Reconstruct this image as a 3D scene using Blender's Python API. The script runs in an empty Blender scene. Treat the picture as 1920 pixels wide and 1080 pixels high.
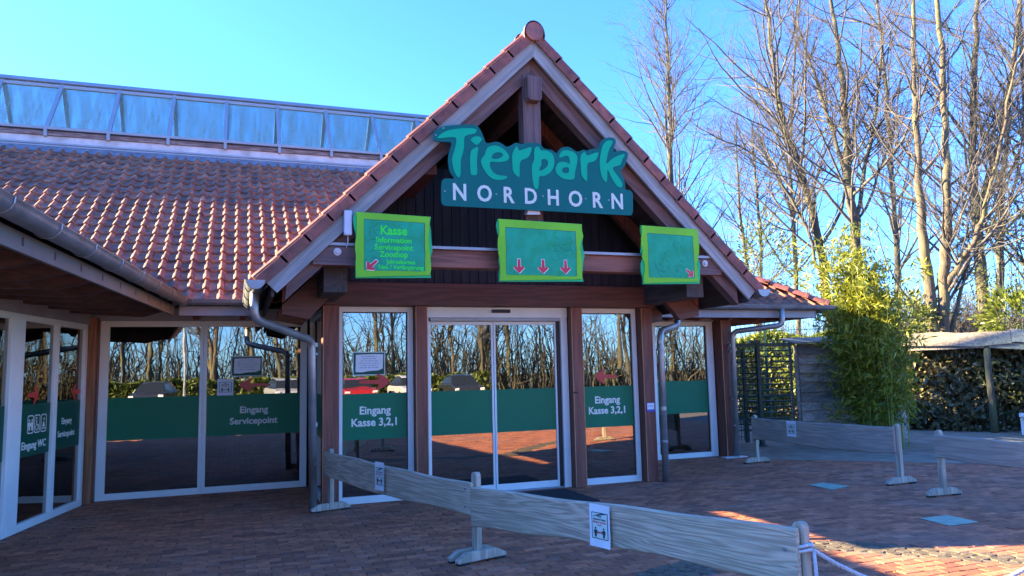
import bpy, math, random
import numpy as np
from mathutils import Vector, Matrix
random.seed(7); RNG = np.random.default_rng(11)
scene = bpy.context.scene
COL = scene.collection

# ------------------------------------------------------------------ camera
FPX, YAW, PITCH, ROLL = 1413.65, 20.139, 6.321, -1.325
CAM = np.array([-1.226, -9.745, 1.6])
def cam_axes():
    y, p, r = np.radians([YAW, PITCH, ROLL])
    fwd = np.array([math.sin(y)*math.cos(p), math.cos(y)*math.cos(p), math.sin(p)])
    right = np.array([math.cos(y), -math.sin(y), 0.0])
    up = np.cross(right, fwd)
    return math.cos(r)*right+math.sin(r)*up, -math.sin(r)*right+math.cos(r)*up, fwd
CR, CU, CF = cam_axes()
cd = bpy.data.cameras.new('camera'); cam = bpy.data.objects.new('camera', cd); COL.objects.link(cam)
m = Matrix.Identity(4)
for i in range(3):
    m[i][0], m[i][1], m[i][2], m[i][3] = CR[i], CU[i], -CF[i], CAM[i]
cam.matrix_world = m
cd.sensor_width = 36.0; cd.lens = 36.0*FPX/1920.0; cd.clip_end = 800; cd.clip_start = 0.1
scene.camera = cam
# ------------------------------------------------------------------ sky and sun
SUN_M, SUN_K = 1.12, 2.00              # metres travelled towards -Y and +X per metre of fall
SDIR = np.array([-SUN_K, SUN_M, 1.0]); SDIR /= np.linalg.norm(SDIR)
ELEV = math.asin(SDIR[2]); AZ = math.atan2(SDIR[0], SDIR[1])   # clockwise from +Y
world = bpy.data.worlds.new('World'); scene.world = world; world.use_nodes = True
wn = world.node_tree; wn.nodes.clear()
sky = wn.nodes.new('ShaderNodeTexSky'); sky.sky_type = 'NISHITA'; sky.sun_disc = False
sky.sun_elevation = ELEV; sky.sun_rotation = AZ
sky.air_density = 1.0; sky.dust_density = 0.4; sky.ozone_density = 2.5; sky.altitude = 20
bg = wn.nodes.new('ShaderNodeBackground'); bg.inputs[1].default_value = 0.15
wo = wn.nodes.new('ShaderNodeOutputWorld')
tint = wn.nodes.new('ShaderNodeMixRGB'); tint.blend_type = 'MULTIPLY'; tint.inputs[0].default_value = 1.0; tint.inputs[2].default_value = (.070, .140, .28, 1)
wn.links.new(sky.outputs[0], tint.inputs[1]); wn.links.new(tint.outputs[0], bg.inputs[0]); wn.links.new(bg.outputs[0], wo.inputs[0])
sd = bpy.data.lights.new('sun', 'SUN'); sd.energy = 2.0; sd.angle = math.radians(0.5); sd.color = (1.0, 0.78, 0.46)
sun = bpy.data.objects.new('sun', sd); COL.objects.link(sun)
sun.rotation_euler = Vector(SDIR).to_track_quat('Z', 'Y').to_euler(); sun.location = (-20, 12, 15)
vs = scene.view_settings
vs.view_transform = 'Standard'; vs.look = 'None'; vs.gamma = 1.0; vs.use_curve_mapping = False
vs.exposure = 4.25
scene.cycles.max_bounces = 8; scene.cycles.transparent_max_bounces = 16
scene.cycles.glossy_bounces = 4; scene.cycles.diffuse_bounces = 3

# ------------------------------------------------------------------ pixel helpers (photo pixels, 1920x1080)
def ray(x, y): return (x-960)/FPX*CR-(y-540)/FPX*CU+CF
def GZ(x, y, z=0.0):
    d = ray(x, y); return CAM+d*((z-CAM[2])/d[2])
def PY(x, y, Y):
    d = ray(x, y); return CAM+d*((Y-CAM[1])/d[1])
def PD(x, y, dist):                     # at a horizontal distance
    d = ray(x, y); return CAM+d*(dist/np.linalg.norm(d[:2]))
def inview(p, mg=40):
    q = np.asarray(p)-CAM; w = q@CF
    if w < .3: return False
    x, y = 960+FPX*(q@CR)/w, 540-FPX*(q@CU)/w
    return -mg < x < 1920+mg and -mg < y < 1080+mg

# ------------------------------------------------------------------ materials
MATS = {}
def _n(nt, t, **kw):
    n = nt.nodes.new(t)
    for k, v in kw.items(): setattr(n, k, v)
    return n
def new_mat(name):
    mt = bpy.data.materials.new(name); mt.use_nodes = True; MATS[name] = mt
    nt = mt.node_tree; return mt, nt, nt.nodes['Principled BSDF']
def lin(c): return tuple(c)+(1.0,)
def mat(name, col, rough=.6, metal=0., var=.15, scale=6., stretch=(1, 1, 1), bump=.0, bscale=None, rnd=0., spec=.5,
        col2=None, stain=None, stain_amt=0., stain_scale=2., attr=False, coord='Object', detail=5.):
    """one procedural surface: two-tone noise, optional per-object random tone, optional stain patches, bump"""
    mt, nt, b = new_mat(name); L = nt.links.new
    tc = _n(nt, 'ShaderNodeTexCoord'); mp = _n(nt, 'ShaderNodeMapping'); mp.inputs['Scale'].default_value = stretch
    if coord == 'World':
        g = _n(nt, 'ShaderNodeNewGeometry'); L(g.outputs['Position'], mp.inputs[0])
    else: L(tc.outputs[coord], mp.inputs[0])
    vec = mp.outputs[0]
    if rnd and coord == 'Object':
        oi0 = _n(nt, 'ShaderNodeObjectInfo'); ad = _n(nt, 'ShaderNodeVectorMath', operation='ADD')
        mu = _n(nt, 'ShaderNodeMath', operation='MULTIPLY'); mu.inputs[1].default_value = 37.0
        L(oi0.outputs['Random'], mu.inputs[0]); L(vec, ad.inputs[0]); L(mu.outputs[0], ad.inputs[1]); vec = ad.outputs[0]
    nz = _n(nt, 'ShaderNodeTexNoise'); nz.inputs['Scale'].default_value = scale; nz.inputs['Detail'].default_value = detail
    nz.inputs['Roughness'].default_value = .6; L(vec, nz.inputs[0])
    c1 = np.array(col); c2 = np.array(col2) if col2 else c1*(1+var*1.6)
    c0 = c1 if col2 else c1*(1-var*1.6)
    cr = _n(nt, 'ShaderNodeValToRGB'); cr.color_ramp.elements[0].position = .3; cr.color_ramp.elements[1].position = .7
    cr.color_ramp.elements[0].color = lin(np.clip(c0, 0, 1)); cr.color_ramp.elements[1].color = lin(np.clip(c2, 0, 1))
    L(nz.outputs[0], cr.inputs[0]); out = cr.outputs[0]
    if stain:
        sz = _n(nt, 'ShaderNodeTexNoise'); sz.inputs['Scale'].default_value = stain_scale; sz.inputs['Detail'].default_value = 6
        L(vec, sz.inputs[0]); sr = _n(nt, 'ShaderNodeValToRGB')
        sr.color_ramp.elements[0].position = .48; sr.color_ramp.elements[1].position = .68
        sr.color_ramp.elements[1].color = (stain_amt,)*3+(1,)
        L(sz.outputs[0], sr.inputs[0]); mx = _n(nt, 'ShaderNodeMixRGB'); mx.inputs[2].default_value = lin(stain)
        L(sr.outputs[0], mx.inputs[0]); L(out, mx.inputs[1]); out = mx.outputs[0]
    if rnd or attr:
        hs = _n(nt, 'ShaderNodeHueSaturation'); mr = _n(nt, 'ShaderNodeMapRange')
        mr.inputs[3].default_value = 1-rnd; mr.inputs[4].default_value = 1+rnd
        if attr:
            at = _n(nt, 'ShaderNodeAttribute'); at.attribute_name = 'tone'; L(at.outputs['Fac'], mr.inputs[0])
        else:
            oi = _n(nt, 'ShaderNodeObjectInfo'); L(oi.outputs['Random'], mr.inputs[0])
        L(mr.outputs[0], hs.inputs['Value']); L(out, hs.inputs['Color']); out = hs.outputs[0]
    L(out, b.inputs['Base Color'])
    b.inputs['Roughness'].default_value = rough; b.inputs['Metallic'].default_value = metal
    b.inputs['Specular IOR Level'].default_value = spec
    if bump:
        nb = _n(nt, 'ShaderNodeTexNoise'); nb.inputs['Scale'].default_value = bscale or scale*3; nb.inputs['Detail'].default_value = 6
        L(vec, nb.inputs[0]); bp = _n(nt, 'ShaderNodeBump'); bp.inputs['Strength'].default_value = bump; bp.inputs['Distance'].default_value = .02
        L(nb.outputs[0], bp.inputs['Height']); L(bp.outputs[0], b.inputs['Normal'])
    return mt
def wood(name, col, col2, along='Z', rough=.6, ring=7., bump=.25, rnd=.12, stain=None, stain_amt=0., fine=1.0, rot=0., rotz=0., long=.35, dist=.7):
    """grained timber: stretched noise warped into bands along one axis"""
    mt, nt, b = new_mat(name); L = nt.links.new
    tc = _n(nt, 'ShaderNodeTexCoord'); oi = _n(nt, 'ShaderNodeObjectInfo')
    mu = _n(nt, 'ShaderNodeMath', operation='MULTIPLY'); mu.inputs[1].default_value = 53.; L(oi.outputs['Random'], mu.inputs[0])
    ad = _n(nt, 'ShaderNodeVectorMath', operation='ADD'); L(tc.outputs['Object'], ad.inputs[0]); L(mu.outputs[0], ad.inputs[1])
    mp = _n(nt, 'ShaderNodeMapping'); s = {'X': (long, 5, 5), 'Y': (5, long, 5), 'Z': (5, 5, long)}[along]; mp.inputs['Scale'].default_value = s
    if rot or rotz:
        mr_ = _n(nt, 'ShaderNodeMapping'); mr_.inputs['Rotation'].default_value = (0, rot, rotz); L(ad.outputs[0], mr_.inputs[0]); L(mr_.outputs[0], mp.inputs[0])
    else: L(ad.outputs[0], mp.inputs[0])
    nz = _n(nt, 'ShaderNodeTexNoise'); nz.inputs['Scale'].default_value = .8*fine; nz.inputs['Detail'].default_value = 3; nz.inputs['Distortion'].default_value = dist
    L(mp.outputs[0], nz.inputs[0])
    m1 = _n(nt, 'ShaderNodeMath', operation='MULTIPLY'); m1.inputs[1].default_value = ring*6.28; L(nz.outputs[0], m1.inputs[0])
    sn = _n(nt, 'ShaderNodeMath', operation='SINE'); L(m1.outputs[0], sn.inputs[0])
    n2 = _n(nt, 'ShaderNodeTexNoise'); n2.inputs['Scale'].default_value = 9; n2.inputs['Detail'].default_value = 6; L(mp.outputs[0], n2.inputs[0])
    ma = _n(nt, 'ShaderNodeMath', operation='MULTIPLY_ADD'); ma.inputs[1].default_value = .22; L(sn.outputs[0], ma.inputs[0]); L(n2.outputs[0], ma.inputs[2])
    cr = _n(nt, 'ShaderNodeValToRGB'); e = cr.color_ramp.elements
    e[0].position = .25; e[1].position = .75; e[0].color = lin(col2); e[1].color = lin(col); L(ma.outputs[0], cr.inputs[0]); out = cr.outputs[0]
    if stain:
        sz = _n(nt, 'ShaderNodeTexNoise'); sz.inputs['Scale'].default_value = 1.6; sz.inputs['Detail'].default_value = 5; L(ad.outputs[0], sz.inputs[0])
        sr = _n(nt, 'ShaderNodeValToRGB'); sr.color_ramp.elements[0].position = .45; sr.color_ramp.elements[1].position = .7
        sr.color_ramp.elements[1].color = (stain_amt,)*3+(1,); L(sz.outputs[0], sr.inputs[0])
        mx = _n(nt, 'ShaderNodeMixRGB'); mx.inputs[2].default_value = lin(stain); L(sr.outputs[0], mx.inputs[0]); L(out, mx.inputs[1]); out = mx.outputs[0]
    if rnd:
        hs = _n(nt, 'ShaderNodeHueSaturation'); mr = _n(nt, 'ShaderNodeMapRange'); mr.inputs[3].default_value = 1-rnd; mr.inputs[4].default_value = 1+rnd
        L(oi.outputs['Random'], mr.inputs[0]); L(mr.outputs[0], hs.inputs['Value']); L(out, hs.inputs['Color']); out = hs.outputs[0]
    L(out, b.inputs['Base Color']); b.inputs['Roughness'].default_value = rough
    bp = _n(nt, 'ShaderNodeBump'); bp.inputs['Strength'].default_value = bump; bp.inputs['Distance'].default_value = .006
    L(ma.outputs[0], bp.inputs['Height']); L(bp.outputs[0], b.inputs['Normal'])
    return mt
def glass(name, tint=(.30, .34, .34), base=.30, dirt=0., gcol=(.92, .95, .95), dirt_col=(.3, .35, .33)):
    """coated pane: part mirror (more at grazing angles), part tinted see-through, optional streaks of dirt"""
    mt, nt, b = new_mat(name); L = nt.links.new; nt.nodes.remove(b)
    out = nt.nodes['Material Output']
    tr = _n(nt, 'ShaderNodeBsdfTransparent'); tr.inputs[0].default_value = lin(tint)
    gl = _n(nt, 'ShaderNodeBsdfGlossy'); gl.inputs['Roughness'].default_value = .0; gl.inputs[0].default_value = lin(gcol)
    fr = _n(nt, 'ShaderNodeLayerWeight'); fr.inputs[0].default_value = .5          # Schlick term, same for both faces of the pane
    pw = _n(nt, 'ShaderNodeMath', operation='POWER'); pw.inputs[1].default_value = 5.; L(fr.outputs['Facing'], pw.inputs[0])
    m0 = _n(nt, 'ShaderNodeMath', operation='MULTIPLY_ADD', use_clamp=True); m0.inputs[1].default_value = 1-base; m0.inputs[2].default_value = base; L(pw.outputs[0], m0.inputs[0])
    ge = _n(nt, 'ShaderNodeNewGeometry'); ib = _n(nt, 'ShaderNodeMath', operation='SUBTRACT'); ib.inputs[0].default_value = 1.; L(ge.outputs['Backfacing'], ib.inputs[1])
    ma = _n(nt, 'ShaderNodeMath', operation='MULTIPLY'); L(m0.outputs[0], ma.inputs[0]); L(ib.outputs[0], ma.inputs[1])   # one mirror layer per pane
    mx = _n(nt, 'ShaderNodeMixShader'); L(ma.outputs[0], mx.inputs[0]); L(tr.outputs[0], mx.inputs[1]); L(gl.outputs[0], mx.inputs[2])
    last = mx.outputs[0]
    tc = _n(nt, 'ShaderNodeTexCoord')
    if dirt:
        mp = _n(nt, 'ShaderNodeMapping'); mp.inputs['Scale'].default_value = (5, .5, .5); L(tc.outputs['Object'], mp.inputs[0])
        nz = _n(nt, 'ShaderNodeTexNoise'); nz.inputs['Scale'].default_value = 2.2; nz.inputs['Detail'].default_value = 6; L(mp.outputs[0], nz.inputs[0])
        cr = _n(nt, 'ShaderNodeValToRGB'); cr.color_ramp.elements[0].position = .38; cr.color_ramp.elements[1].position = .8
        cr.color_ramp.elements[0].color = (dirt*.25,)*3+(1,); cr.color_ramp.elements[1].color = (dirt,)*3+(1,); L(nz.outputs[0], cr.inputs[0])
        df = _n(nt, 'ShaderNodeBsdfDiffuse'); df.inputs[0].default_value = lin(dirt_col)
        m2 = _n(nt, 'ShaderNodeMixShader'); L(cr.outputs[0], m2.inputs[0]); L(last, m2.inputs[1]); L(df.outputs[0], m2.inputs[2]); last = m2.outputs[0]
    else:   # faint waviness of real float glass
        nz = _n(nt, 'ShaderNodeTexNoise'); nz.inputs['Scale'].default_value = 1.6; L(tc.outputs['Object'], nz.inputs[0])
        bp = _n(nt, 'ShaderNodeBump'); bp.inputs['Strength'].default_value = .02; bp.inputs['Distance'].default_value = .05
        L(nz.outputs[0], bp.inputs['Height']); L(bp.outputs[0], gl.inputs['Normal'])
    L(last, out.inputs[0]); return mt
def leaf(name, col, col2, trans=.35, rough=.45):
    mt, nt, b = new_mat(name); L = nt.links.new
    at = _n(nt, 'ShaderNodeAttribute'); at.attribute_name = 'tone'
    cr = _n(nt, 'ShaderNodeValToRGB'); cr.color_ramp.elements[0].color = lin(col); cr.color_ramp.elements[1].color = lin(col2)
    L(at.outputs['Fac'], cr.inputs[0]); L(cr.outputs[0], b.inputs['Base Color']); b.inputs['Roughness'].default_value = rough
    tl = _n(nt, 'ShaderNodeBsdfTranslucent'); L(cr.outputs[0], tl.inputs[0])
    mx = _n(nt, 'ShaderNodeMixShader'); mx.inputs[0].default_value = trans
    L(b.outputs[0], mx.inputs[1]); L(tl.outputs[0], mx.inputs[2]); L(mx.outputs[0], nt.nodes['Material Output'].inputs[0]); return mt

wood('timber', (.25, .080, .045), (.15, .046, .028), 'Z', .55, bump=.15)
wood('timber_x', (.15, .058, .042), (.09, .036, .028), 'X', .55, bump=.15)
wood('timber_y', (.25, .080, .045), (.15, .046, .028), 'Y', .55, bump=.15)
wood('timber_grey', (.17, .105, .095), (.10, .062, .058), 'Z', .7, bump=.2)
wood('timber_grey_x', (.17, .105, .095), (.10, .062, .058), 'X', .7, bump=.2)
wood('tie_wood', (.27, .10, .06), (.15, .055, .035), 'X', .6, bump=.15)
wood('timber_orange', (.42, .17, .065), (.26, .095, .035), 'Z', .5, bump=.12)
wood('edge_strip', (.62, .30, .13), (.45, .2, .08), 'Z', .5, bump=.05)
wood('barge', (.36, .37, .35), (.24, .25, .24), 'X', .75, bump=.3, stain=(.15, .17, .15), stain_amt=.5)
for s_, k_ in (('l', 1), ('r', -1)):
    wood('barge_'+s_, (.36, .37, .35), (.25, .26, .25), 'X', .75, bump=.3, stain=(.17, .19, .17), stain_amt=.5, rot=k_*math.pi/4)
    wood('slope_'+s_, (.17, .105, .095), (.10, .062, .058), 'X', .7, bump=.2, rot=k_*math.pi/4)
wood('tail_wood', (.10, .052, .045), (.06, .034, .03), 'X', .8, bump=.2)
wood('dark_board', (.032, .032, .040), (.018, .018, .024), 'Z', .65, bump=.2, rnd=.3)
wood('soffit_wood', (.085, .075, .070), (.05, .045, .043), 'Y', .8, bump=.2, rnd=.25)
wood('barrier', (.60, .50, .36), (.36, .295, .21), 'Y', .8, ring=18., bump=.7, rnd=.10, stain=(.30, .29, .18), stain_amt=.5, fine=1.5, rotz=-.305, long=.30, dist=.35)
wood('barrier_b', (.38, .33, .26), (.27, .23, .185), 'Y', .8, ring=14., bump=.5, rnd=.10, stain=(.22, .22, .18), stain_amt=.5, fine=1.3, long=.2, dist=.3)
wood('barrier_post', (.52, .44, .33), (.32, .27, .2), 'Z', .8, bump=.4, stain=(.2, .21, .14), stain_amt=.5)
wood('old_plank', (.46, .40, .31), (.26, .225, .18), 'X', .85, bump=.5, rnd=.32, stain=(.12, .12, .11), stain_amt=.6)
wood('inner_wood', (.62, .33, .08), (.5, .25, .06), 'Z', .5, bump=.05)
mat('tile', (.30, .115, .055), .68, var=.34, scale=7, stretch=(1, 1, 1), bump=.12, rnd=.34, stain=(.12, .07, .055), stain_amt=.65, stain_scale=6)
mat('tile_field', (.30, .115, .055), .68, var=.34, scale=7, bump=.12, rnd=.34, stain=(.12, .07, .055), stain_amt=.65, stain_scale=6, attr=True, coord='World')
mat('ridge_tile', (.31, .10, .07), .5, var=.25, scale=9, bump=.2, rnd=.15, stain=(.10, .07, .06), stain_amt=.7, stain_scale=5)
mat('verge', (.24, .075, .050), .6, var=.3, scale=7, bump=.2, rnd=.2, stain=(.10, .07, .06), stain_amt=.6, stain_scale=5)
mat('brick', (.38, .130, .060), .8, var=.22, scale=14, bump=.35, bscale=60, rnd=.38, stain=(.29, .15, .10), stain_amt=.6, stain_scale=5)
mat('brick_field', (.38, .130, .060), .8, var=.22, scale=14, bump=.35, bscale=60, rnd=.38, stain=(.29, .15, .10), stain_amt=.6, stain_scale=.8, attr=True, coord='World')
mat('sand', (.14, .12, .105), .95, var=.3, scale=40, coord='World')
mat('cobble', (.12, .095, .06), .8, var=.3, scale=20, bump=.4, rnd=.25, attr=True, coord='World')
mat('asphalt', (.27, .21, .145), .9, var=.25, scale=3, bump=.5, bscale=120, stain=(.34, .28, .2), stain_amt=.5, stain_scale=.6, coord='World')
mat('old_asphalt', (.20, .19, .18), .9, var=.2, scale=2, bump=.4, bscale=80, coord='World')
mat('soil', (.10, .085, .045), .95, var=.4, scale=2.5, bump=.6, bscale=20, col2=(.07, .10, .03), coord='World')
mat('earth_bank', (.17, .115, .075), .95, var=.45, scale=6, bump=.9, bscale=30, stain=(.10, .12, .04), stain_amt=.7, stain_scale=1.2, coord='World')
mat('zinc', (.30, .325, .34), .42, metal=.55, var=.14, scale=5, stain=(.20, .22, .22), stain_amt=.6, stain_scale=3)
mat('zinc_pipe', (.36, .37, .36), .38, metal=.6, var=.14, scale=4, stain=(.25, .26, .24), stain_amt=.6, stain_scale=3)
mat('lead', (.27, .28, .31), .5, metal=.35, var=.2, scale=8, bump=.2)
mat('alu_white', (.80, .83, .76), .38, var=.03, scale=3)
mat('alu_grey', (.33, .345, .35), .40, metal=.3, var=.05, scale=3)
mat('fascia', (.30, .30, .30), .6, var=.1, scale=3)
mat('fascia_dark', (.14, .145, .14), .6, var=.1, scale=3)
mat('rail_white', (.62, .60, .58), .5, var=.1, scale=8, stain=(.28, .24, .20), stain_amt=.6, stain_scale=4)
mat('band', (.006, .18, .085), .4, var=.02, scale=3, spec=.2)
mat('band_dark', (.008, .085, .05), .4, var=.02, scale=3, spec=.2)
mat('letter_white', (.78, .82, .72), .5, var=.02)
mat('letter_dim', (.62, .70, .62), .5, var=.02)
mat('sign_teal', (.0, .135, .115), .5, var=.05, scale=2, spec=.2)
mat('sign_letter', (.0, .42, .215), .5, var=.05, scale=2, spec=.2)
mat('sign_silver', (.60, .66, .56), .4, var=.06, scale=3)
mat('sign_edge', (.30, .38, .38), .4, var=.05)
mat('board_green', (.19, .58, .035), .5, var=.08, scale=2, spec=.2)
mat('board_aqua', (.025, .48, .17), .5, var=.08, scale=3, spec=.2)
mat('board_teal', (.018, .38, .19), .5, var=.10, scale=5, stain=(.018, .32, .11), stain_amt=.8, stain_scale=7, spec=.2)
mat('board_text', (.05, .85, .07), .5, var=.03, spec=.2)
mat('red', (.60, .022, .045), .45, var=.05)
mat('red_film', (.60, .035, .03), .35, var=.05)
mat('paper', (.74, .76, .80), .7, var=.04, scale=3)
mat('paper_blue', (.76, .80, .80), .6, var=.05, scale=3)
mat('paper_green', (.60, .74, .66), .7, var=.04, scale=3)
mat('print_dark', (.02, .055, .055), .6, var=.05)
mat('print_grey', (.25, .27, .33), .6, var=.05)
mat('print_red', (.62, .06, .08), .6, var=.05)
mat('print_lime', (.50, .70, .08), .6, var=.05)
mat('black', (.012, .012, .014), .5, var=.1)
mat('rubber_mat', (.018, .018, .020), .9, var=.3, scale=60, bump=.4)
mat('mat_teal', (.30, .42, .30), .7, var=.15, scale=9, stain=(.36, .40, .30), stain_amt=.7, stain_scale=9)
mat('gate_green', (.012, .055, .042), .4, var=.1, scale=5)
mat('white_paint', (.78, .78, .76), .5, var=.03)
mat('blue_plate', (.06, .08, .40), .4, var=.03)
mat('grey_plastic', (.60, .62, .66), .45, var=.02)
mat('rope', (.62, .62, .62), .8, var=.12, scale=60, bump=.5)
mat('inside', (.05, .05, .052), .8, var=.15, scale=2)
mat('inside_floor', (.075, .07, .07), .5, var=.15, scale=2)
mat('bark', (.085, .073, .053), .9, var=.35, scale=5, stretch=(3, 3, .8), bump=.6, bscale=14, stain=(.14, .15, .05), stain_amt=.7, stain_scale=1.5, coord='World')
mat('bark_pale', (.12, .096, .064), .9, var=.35, scale=5, stretch=(3, 3, .8), bump=.6, bscale=14, stain=(.20, .19, .07), stain_amt=.7, stain_scale=1.2, coord='World')
mat('twig', (.105, .094, .08), .9, var=.3, scale=3, coord='World')
mat('culm', (.22, .26, .05), .5, var=.25, scale=6, coord='World')
leaf('bamboo_leaf', (.09, .14, .015), (.40, .40, .03), .38)
leaf('hedge_leaf', (.06, .10, .018), (.26, .30, .045), .3, .35)
leaf('laurel_leaf', (.05, .06, .025), (.22, .19, .09), .15, .3)
leaf('shrub_leaf', (.08, .11, .02), (.24, .26, .06), .30)
leaf('dead_leaf', (.30, .16, .03), (.65, .42, .05), .2)
leaf('brown_brush', (.15, .10, .065), (.30, .22, .14), .1, .9)
glass('window_glass', (.40, .42, .42), .32, gcol=(.88, .84, .78))
glass('lantern_glass', (.78, .86, .86), .05, dirt=.55, gcol=(.75, .9, .95), dirt_col=(.34, .40, .30))
for n_, c_ in (('car_red', (.45, .02, .02)), ('car_white', (.72, .72, .72)), ('car_dark', (.03, .035, .045)), ('car_silver', (.42, .44, .46))):
    mat(n_, c_, .25, metal=.2, var=.02)
mat('tyre', (.015, .015, .015), .9); mat('car_glass', (.02, .025, .03), .08, var=.05)
mat('headlight', (.7, .7, .7), .2)
mat('render_wall', (.20, .195, .185), .85, var=.12, scale=1.5)

# ------------------------------------------------------------------ object helpers
LOC = {}
def W(o): return LOC.get(o.name, np.zeros(3)) if o else np.zeros(3)
def tag(o, label=None, cat=None, group=None, kind=None):
    if label: o['label'] = label
    if cat: o['category'] = cat
    if group: o['group'] = group
    if kind: o['kind'] = kind
    return o
def empty(name, loc, parent=None, **kw):
    o = bpy.data.objects.new(name, None); COL.objects.link(o); o.empty_display_size = .2
    loc = np.array(loc, float); o.location = loc-W(parent); o.parent = parent; LOC[o.name] = loc
    return tag(o, **kw)
class MB:
    """collects vertices and faces"""
    def __init__(s): s.v = []; s.f = []; s.t = []
    def add(s, V, F, tone=None):
        b = len(s.v); s.v.extend([tuple(p) for p in V]); s.f.extend([tuple(i+b for i in f) for f in F])
        if tone is not None: s.t.extend([tone]*len(F))
        return s
    def box(s, x0, x1, y0, y1, z0, z1):
        V = [(x, y, z) for z in (z0, z1) for y in (y0, y1) for x in (x0, x1)]
        return s.add(V, [(0, 2, 3, 1), (4, 5, 7, 6), (0, 1, 5, 4), (2, 6, 7, 3), (0, 4, 6, 2), (1, 3, 7, 5)])
    def beam(s, a, b, w, h, up=(0, 0, 1), ends=None):
        """box from a to b, w across, h along 'up' (centred)"""
        a = np.array(a, float); b = np.array(b, float); d = b-a; d /= np.linalg.norm(d)
        sd_ = np.cross(d, up); sd_ /= np.linalg.norm(sd_); u = np.cross(sd_, d)
        V = [p+sd_*w/2*i+u*h/2*j for p in (a, b) for j in (-1, 1) for i in (-1, 1)]
        return s.add(V, [(0, 1, 3, 2), (4, 6, 7, 5), (0, 4, 5, 1), (2, 3, 7, 6), (0, 2, 6, 4), (1, 5, 7, 3)])
    def prism(s, poly, d):
        """planar polygon (list of 3-D points) pushed along d"""
        n = len(poly); P = [np.array(p, float) for p in poly]; V = P+[p+np.array(d) for p in P]
        F = [tuple(range(n)), tuple(range(2*n-1, n-1, -1))]+[(i, i+n, (i+1) % n+n, (i+1) % n) for i in range(n)]
        return s.add(V, F)
    def tube(s, pts, r, n=8, caps=True):
        pts = [np.array(p, float) for p in pts]; rr = r if hasattr(r, '__len__') else [r]*len(pts)
        V = []; N = None
        for i, p in enumerate(pts):
            d = pts[min(i+1, len(pts)-1)]-pts[max(i-1, 0)]; d = d/(np.linalg.norm(d)+1e-9)
            if N is None:
                N = np.cross(d, (0, 0, 1) if abs(d[2]) < .9 else (1, 0, 0))
            N = N-d*(N@d); N = N/(np.linalg.norm(N)+1e-9); B = np.cross(d, N)
            for k in range(n):
                a = 2*math.pi*k/n; V.append(p+(N*math.cos(a)+B*math.sin(a))*rr[i])
        F = [(i*n+k, i*n+(k+1) % n, (i+1)*n+(k+1) % n, (i+1)*n+k) for i in range(len(pts)-1) for k in range(n)]
        if caps: F += [tuple(range(n-1, -1, -1)), tuple((len(pts)-1)*n+k for k in range(n))]
        return s.add(V, F)
    def build(s, name, mtl, parent=None, smooth=False, bevel=0., origin=None, **kw):
        V = np.array(s.v, float); c = np.array(origin, float) if origin is not None else (V.min(0)+V.max(0))/2
        if origin is None: c[2] = V[:, 2].min()
        me = bpy.data.meshes.new(name); me.from_pydata((V-c).tolist(), [], s.f); me.update()
        me.materials.append(MATS[mtl])
        if smooth: me.polygons.foreach_set('use_smooth', [True]*len(me.polygons))
        if s.t and len(s.t) == len(s.f):
            a = me.attributes.new('tone', 'FLOAT', 'FACE'); a.data.foreach_set('value', s.t)
        o = bpy.data.objects.new(name, me); COL.objects.link(o); o.parent = parent; o.location = c-W(parent); LOC[o.name] = c
        if bevel:
            bv = o.modifiers.new('bevel', 'BEVEL'); bv.width = bevel; bv.segments = 2; bv.limit_method = 'ANGLE'; bv.angle_limit = math.radians(40)
        return tag(o, **kw)
def box(name, mtl, parent, x0, x1, y0, y1, z0, z1, bevel=.004, **kw):
    return MB().box(x0, x1, y0, y1, z0, z1).build(name, mtl, parent, bevel=bevel, **kw)
def beam(name, mtl, parent, a, b, w, h, up=(0, 0, 1), bevel=.004, **kw):
    return MB().beam(a, b, w, h, up).build(name, mtl, parent, bevel=bevel, **kw)
def inst(name, me, M, parent, **kw):
    o = bpy.data.objects.new(name, me); COL.objects.link(o); o.parent = parent
    o.matrix_local = Matrix.Translation(Vector(-W(parent))) @ M; LOC[o.name] = np.array(M.translation); return tag(o, **kw)
def basis(o, x, y, z):
    M = Matrix.Identity(4)
    for i in range(3): M[i][0], M[i][1], M[i][2], M[i][3] = x[i], y[i], z[i], o[i]
    return M
def from_curve(cu):
    o = bpy.data.objects.new('tmp', cu); COL.objects.link(o)
    dg = bpy.context.evaluated_depsgraph_get(); me = bpy.data.meshes.new_from_object(o.evaluated_get(dg))
    bpy.data.objects.remove(o); return me
def text_mesh(s, size, thick=.0015, weight=.0, align='CENTER', sx=1.0):
    cu = bpy.data.curves.new('t', 'FONT'); cu.body = s; cu.size = size; cu.extrude = thick; cu.offset = weight
    cu.align_x = align; cu.align_y = 'BOTTOM_BASELINE'; cu.resolution_u = 3; me = from_curve(cu)
    if sx != 1: me.transform(Matrix.Diagonal((sx, 1, 1, 1)))
    return me
def join_text(name, items, o, xd, yd, mtl, parent, **kw):
    """items: (text, u, v, size, weight, xscale) on the plane at o with axes xd, yd -> one mesh object"""
    xd = np.array(xd, float); yd = np.array(yd, float); zd = np.cross(xd, yd); mb = MB()
    for t, u, v, sz, wt, sx in items:
        me = text_mesh(t, sz, .0012, wt, sx=sx)
        V = [np.array(o)+xd*(u+p.co.x)+yd*(v+p.co.y)+zd*p.co.z for p in me.vertices]
        mb.add(V, [tuple(f.vertices) for f in me.polygons]); bpy.data.meshes.remove(me)
    return mb.build(name, mtl, parent, **kw)
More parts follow.
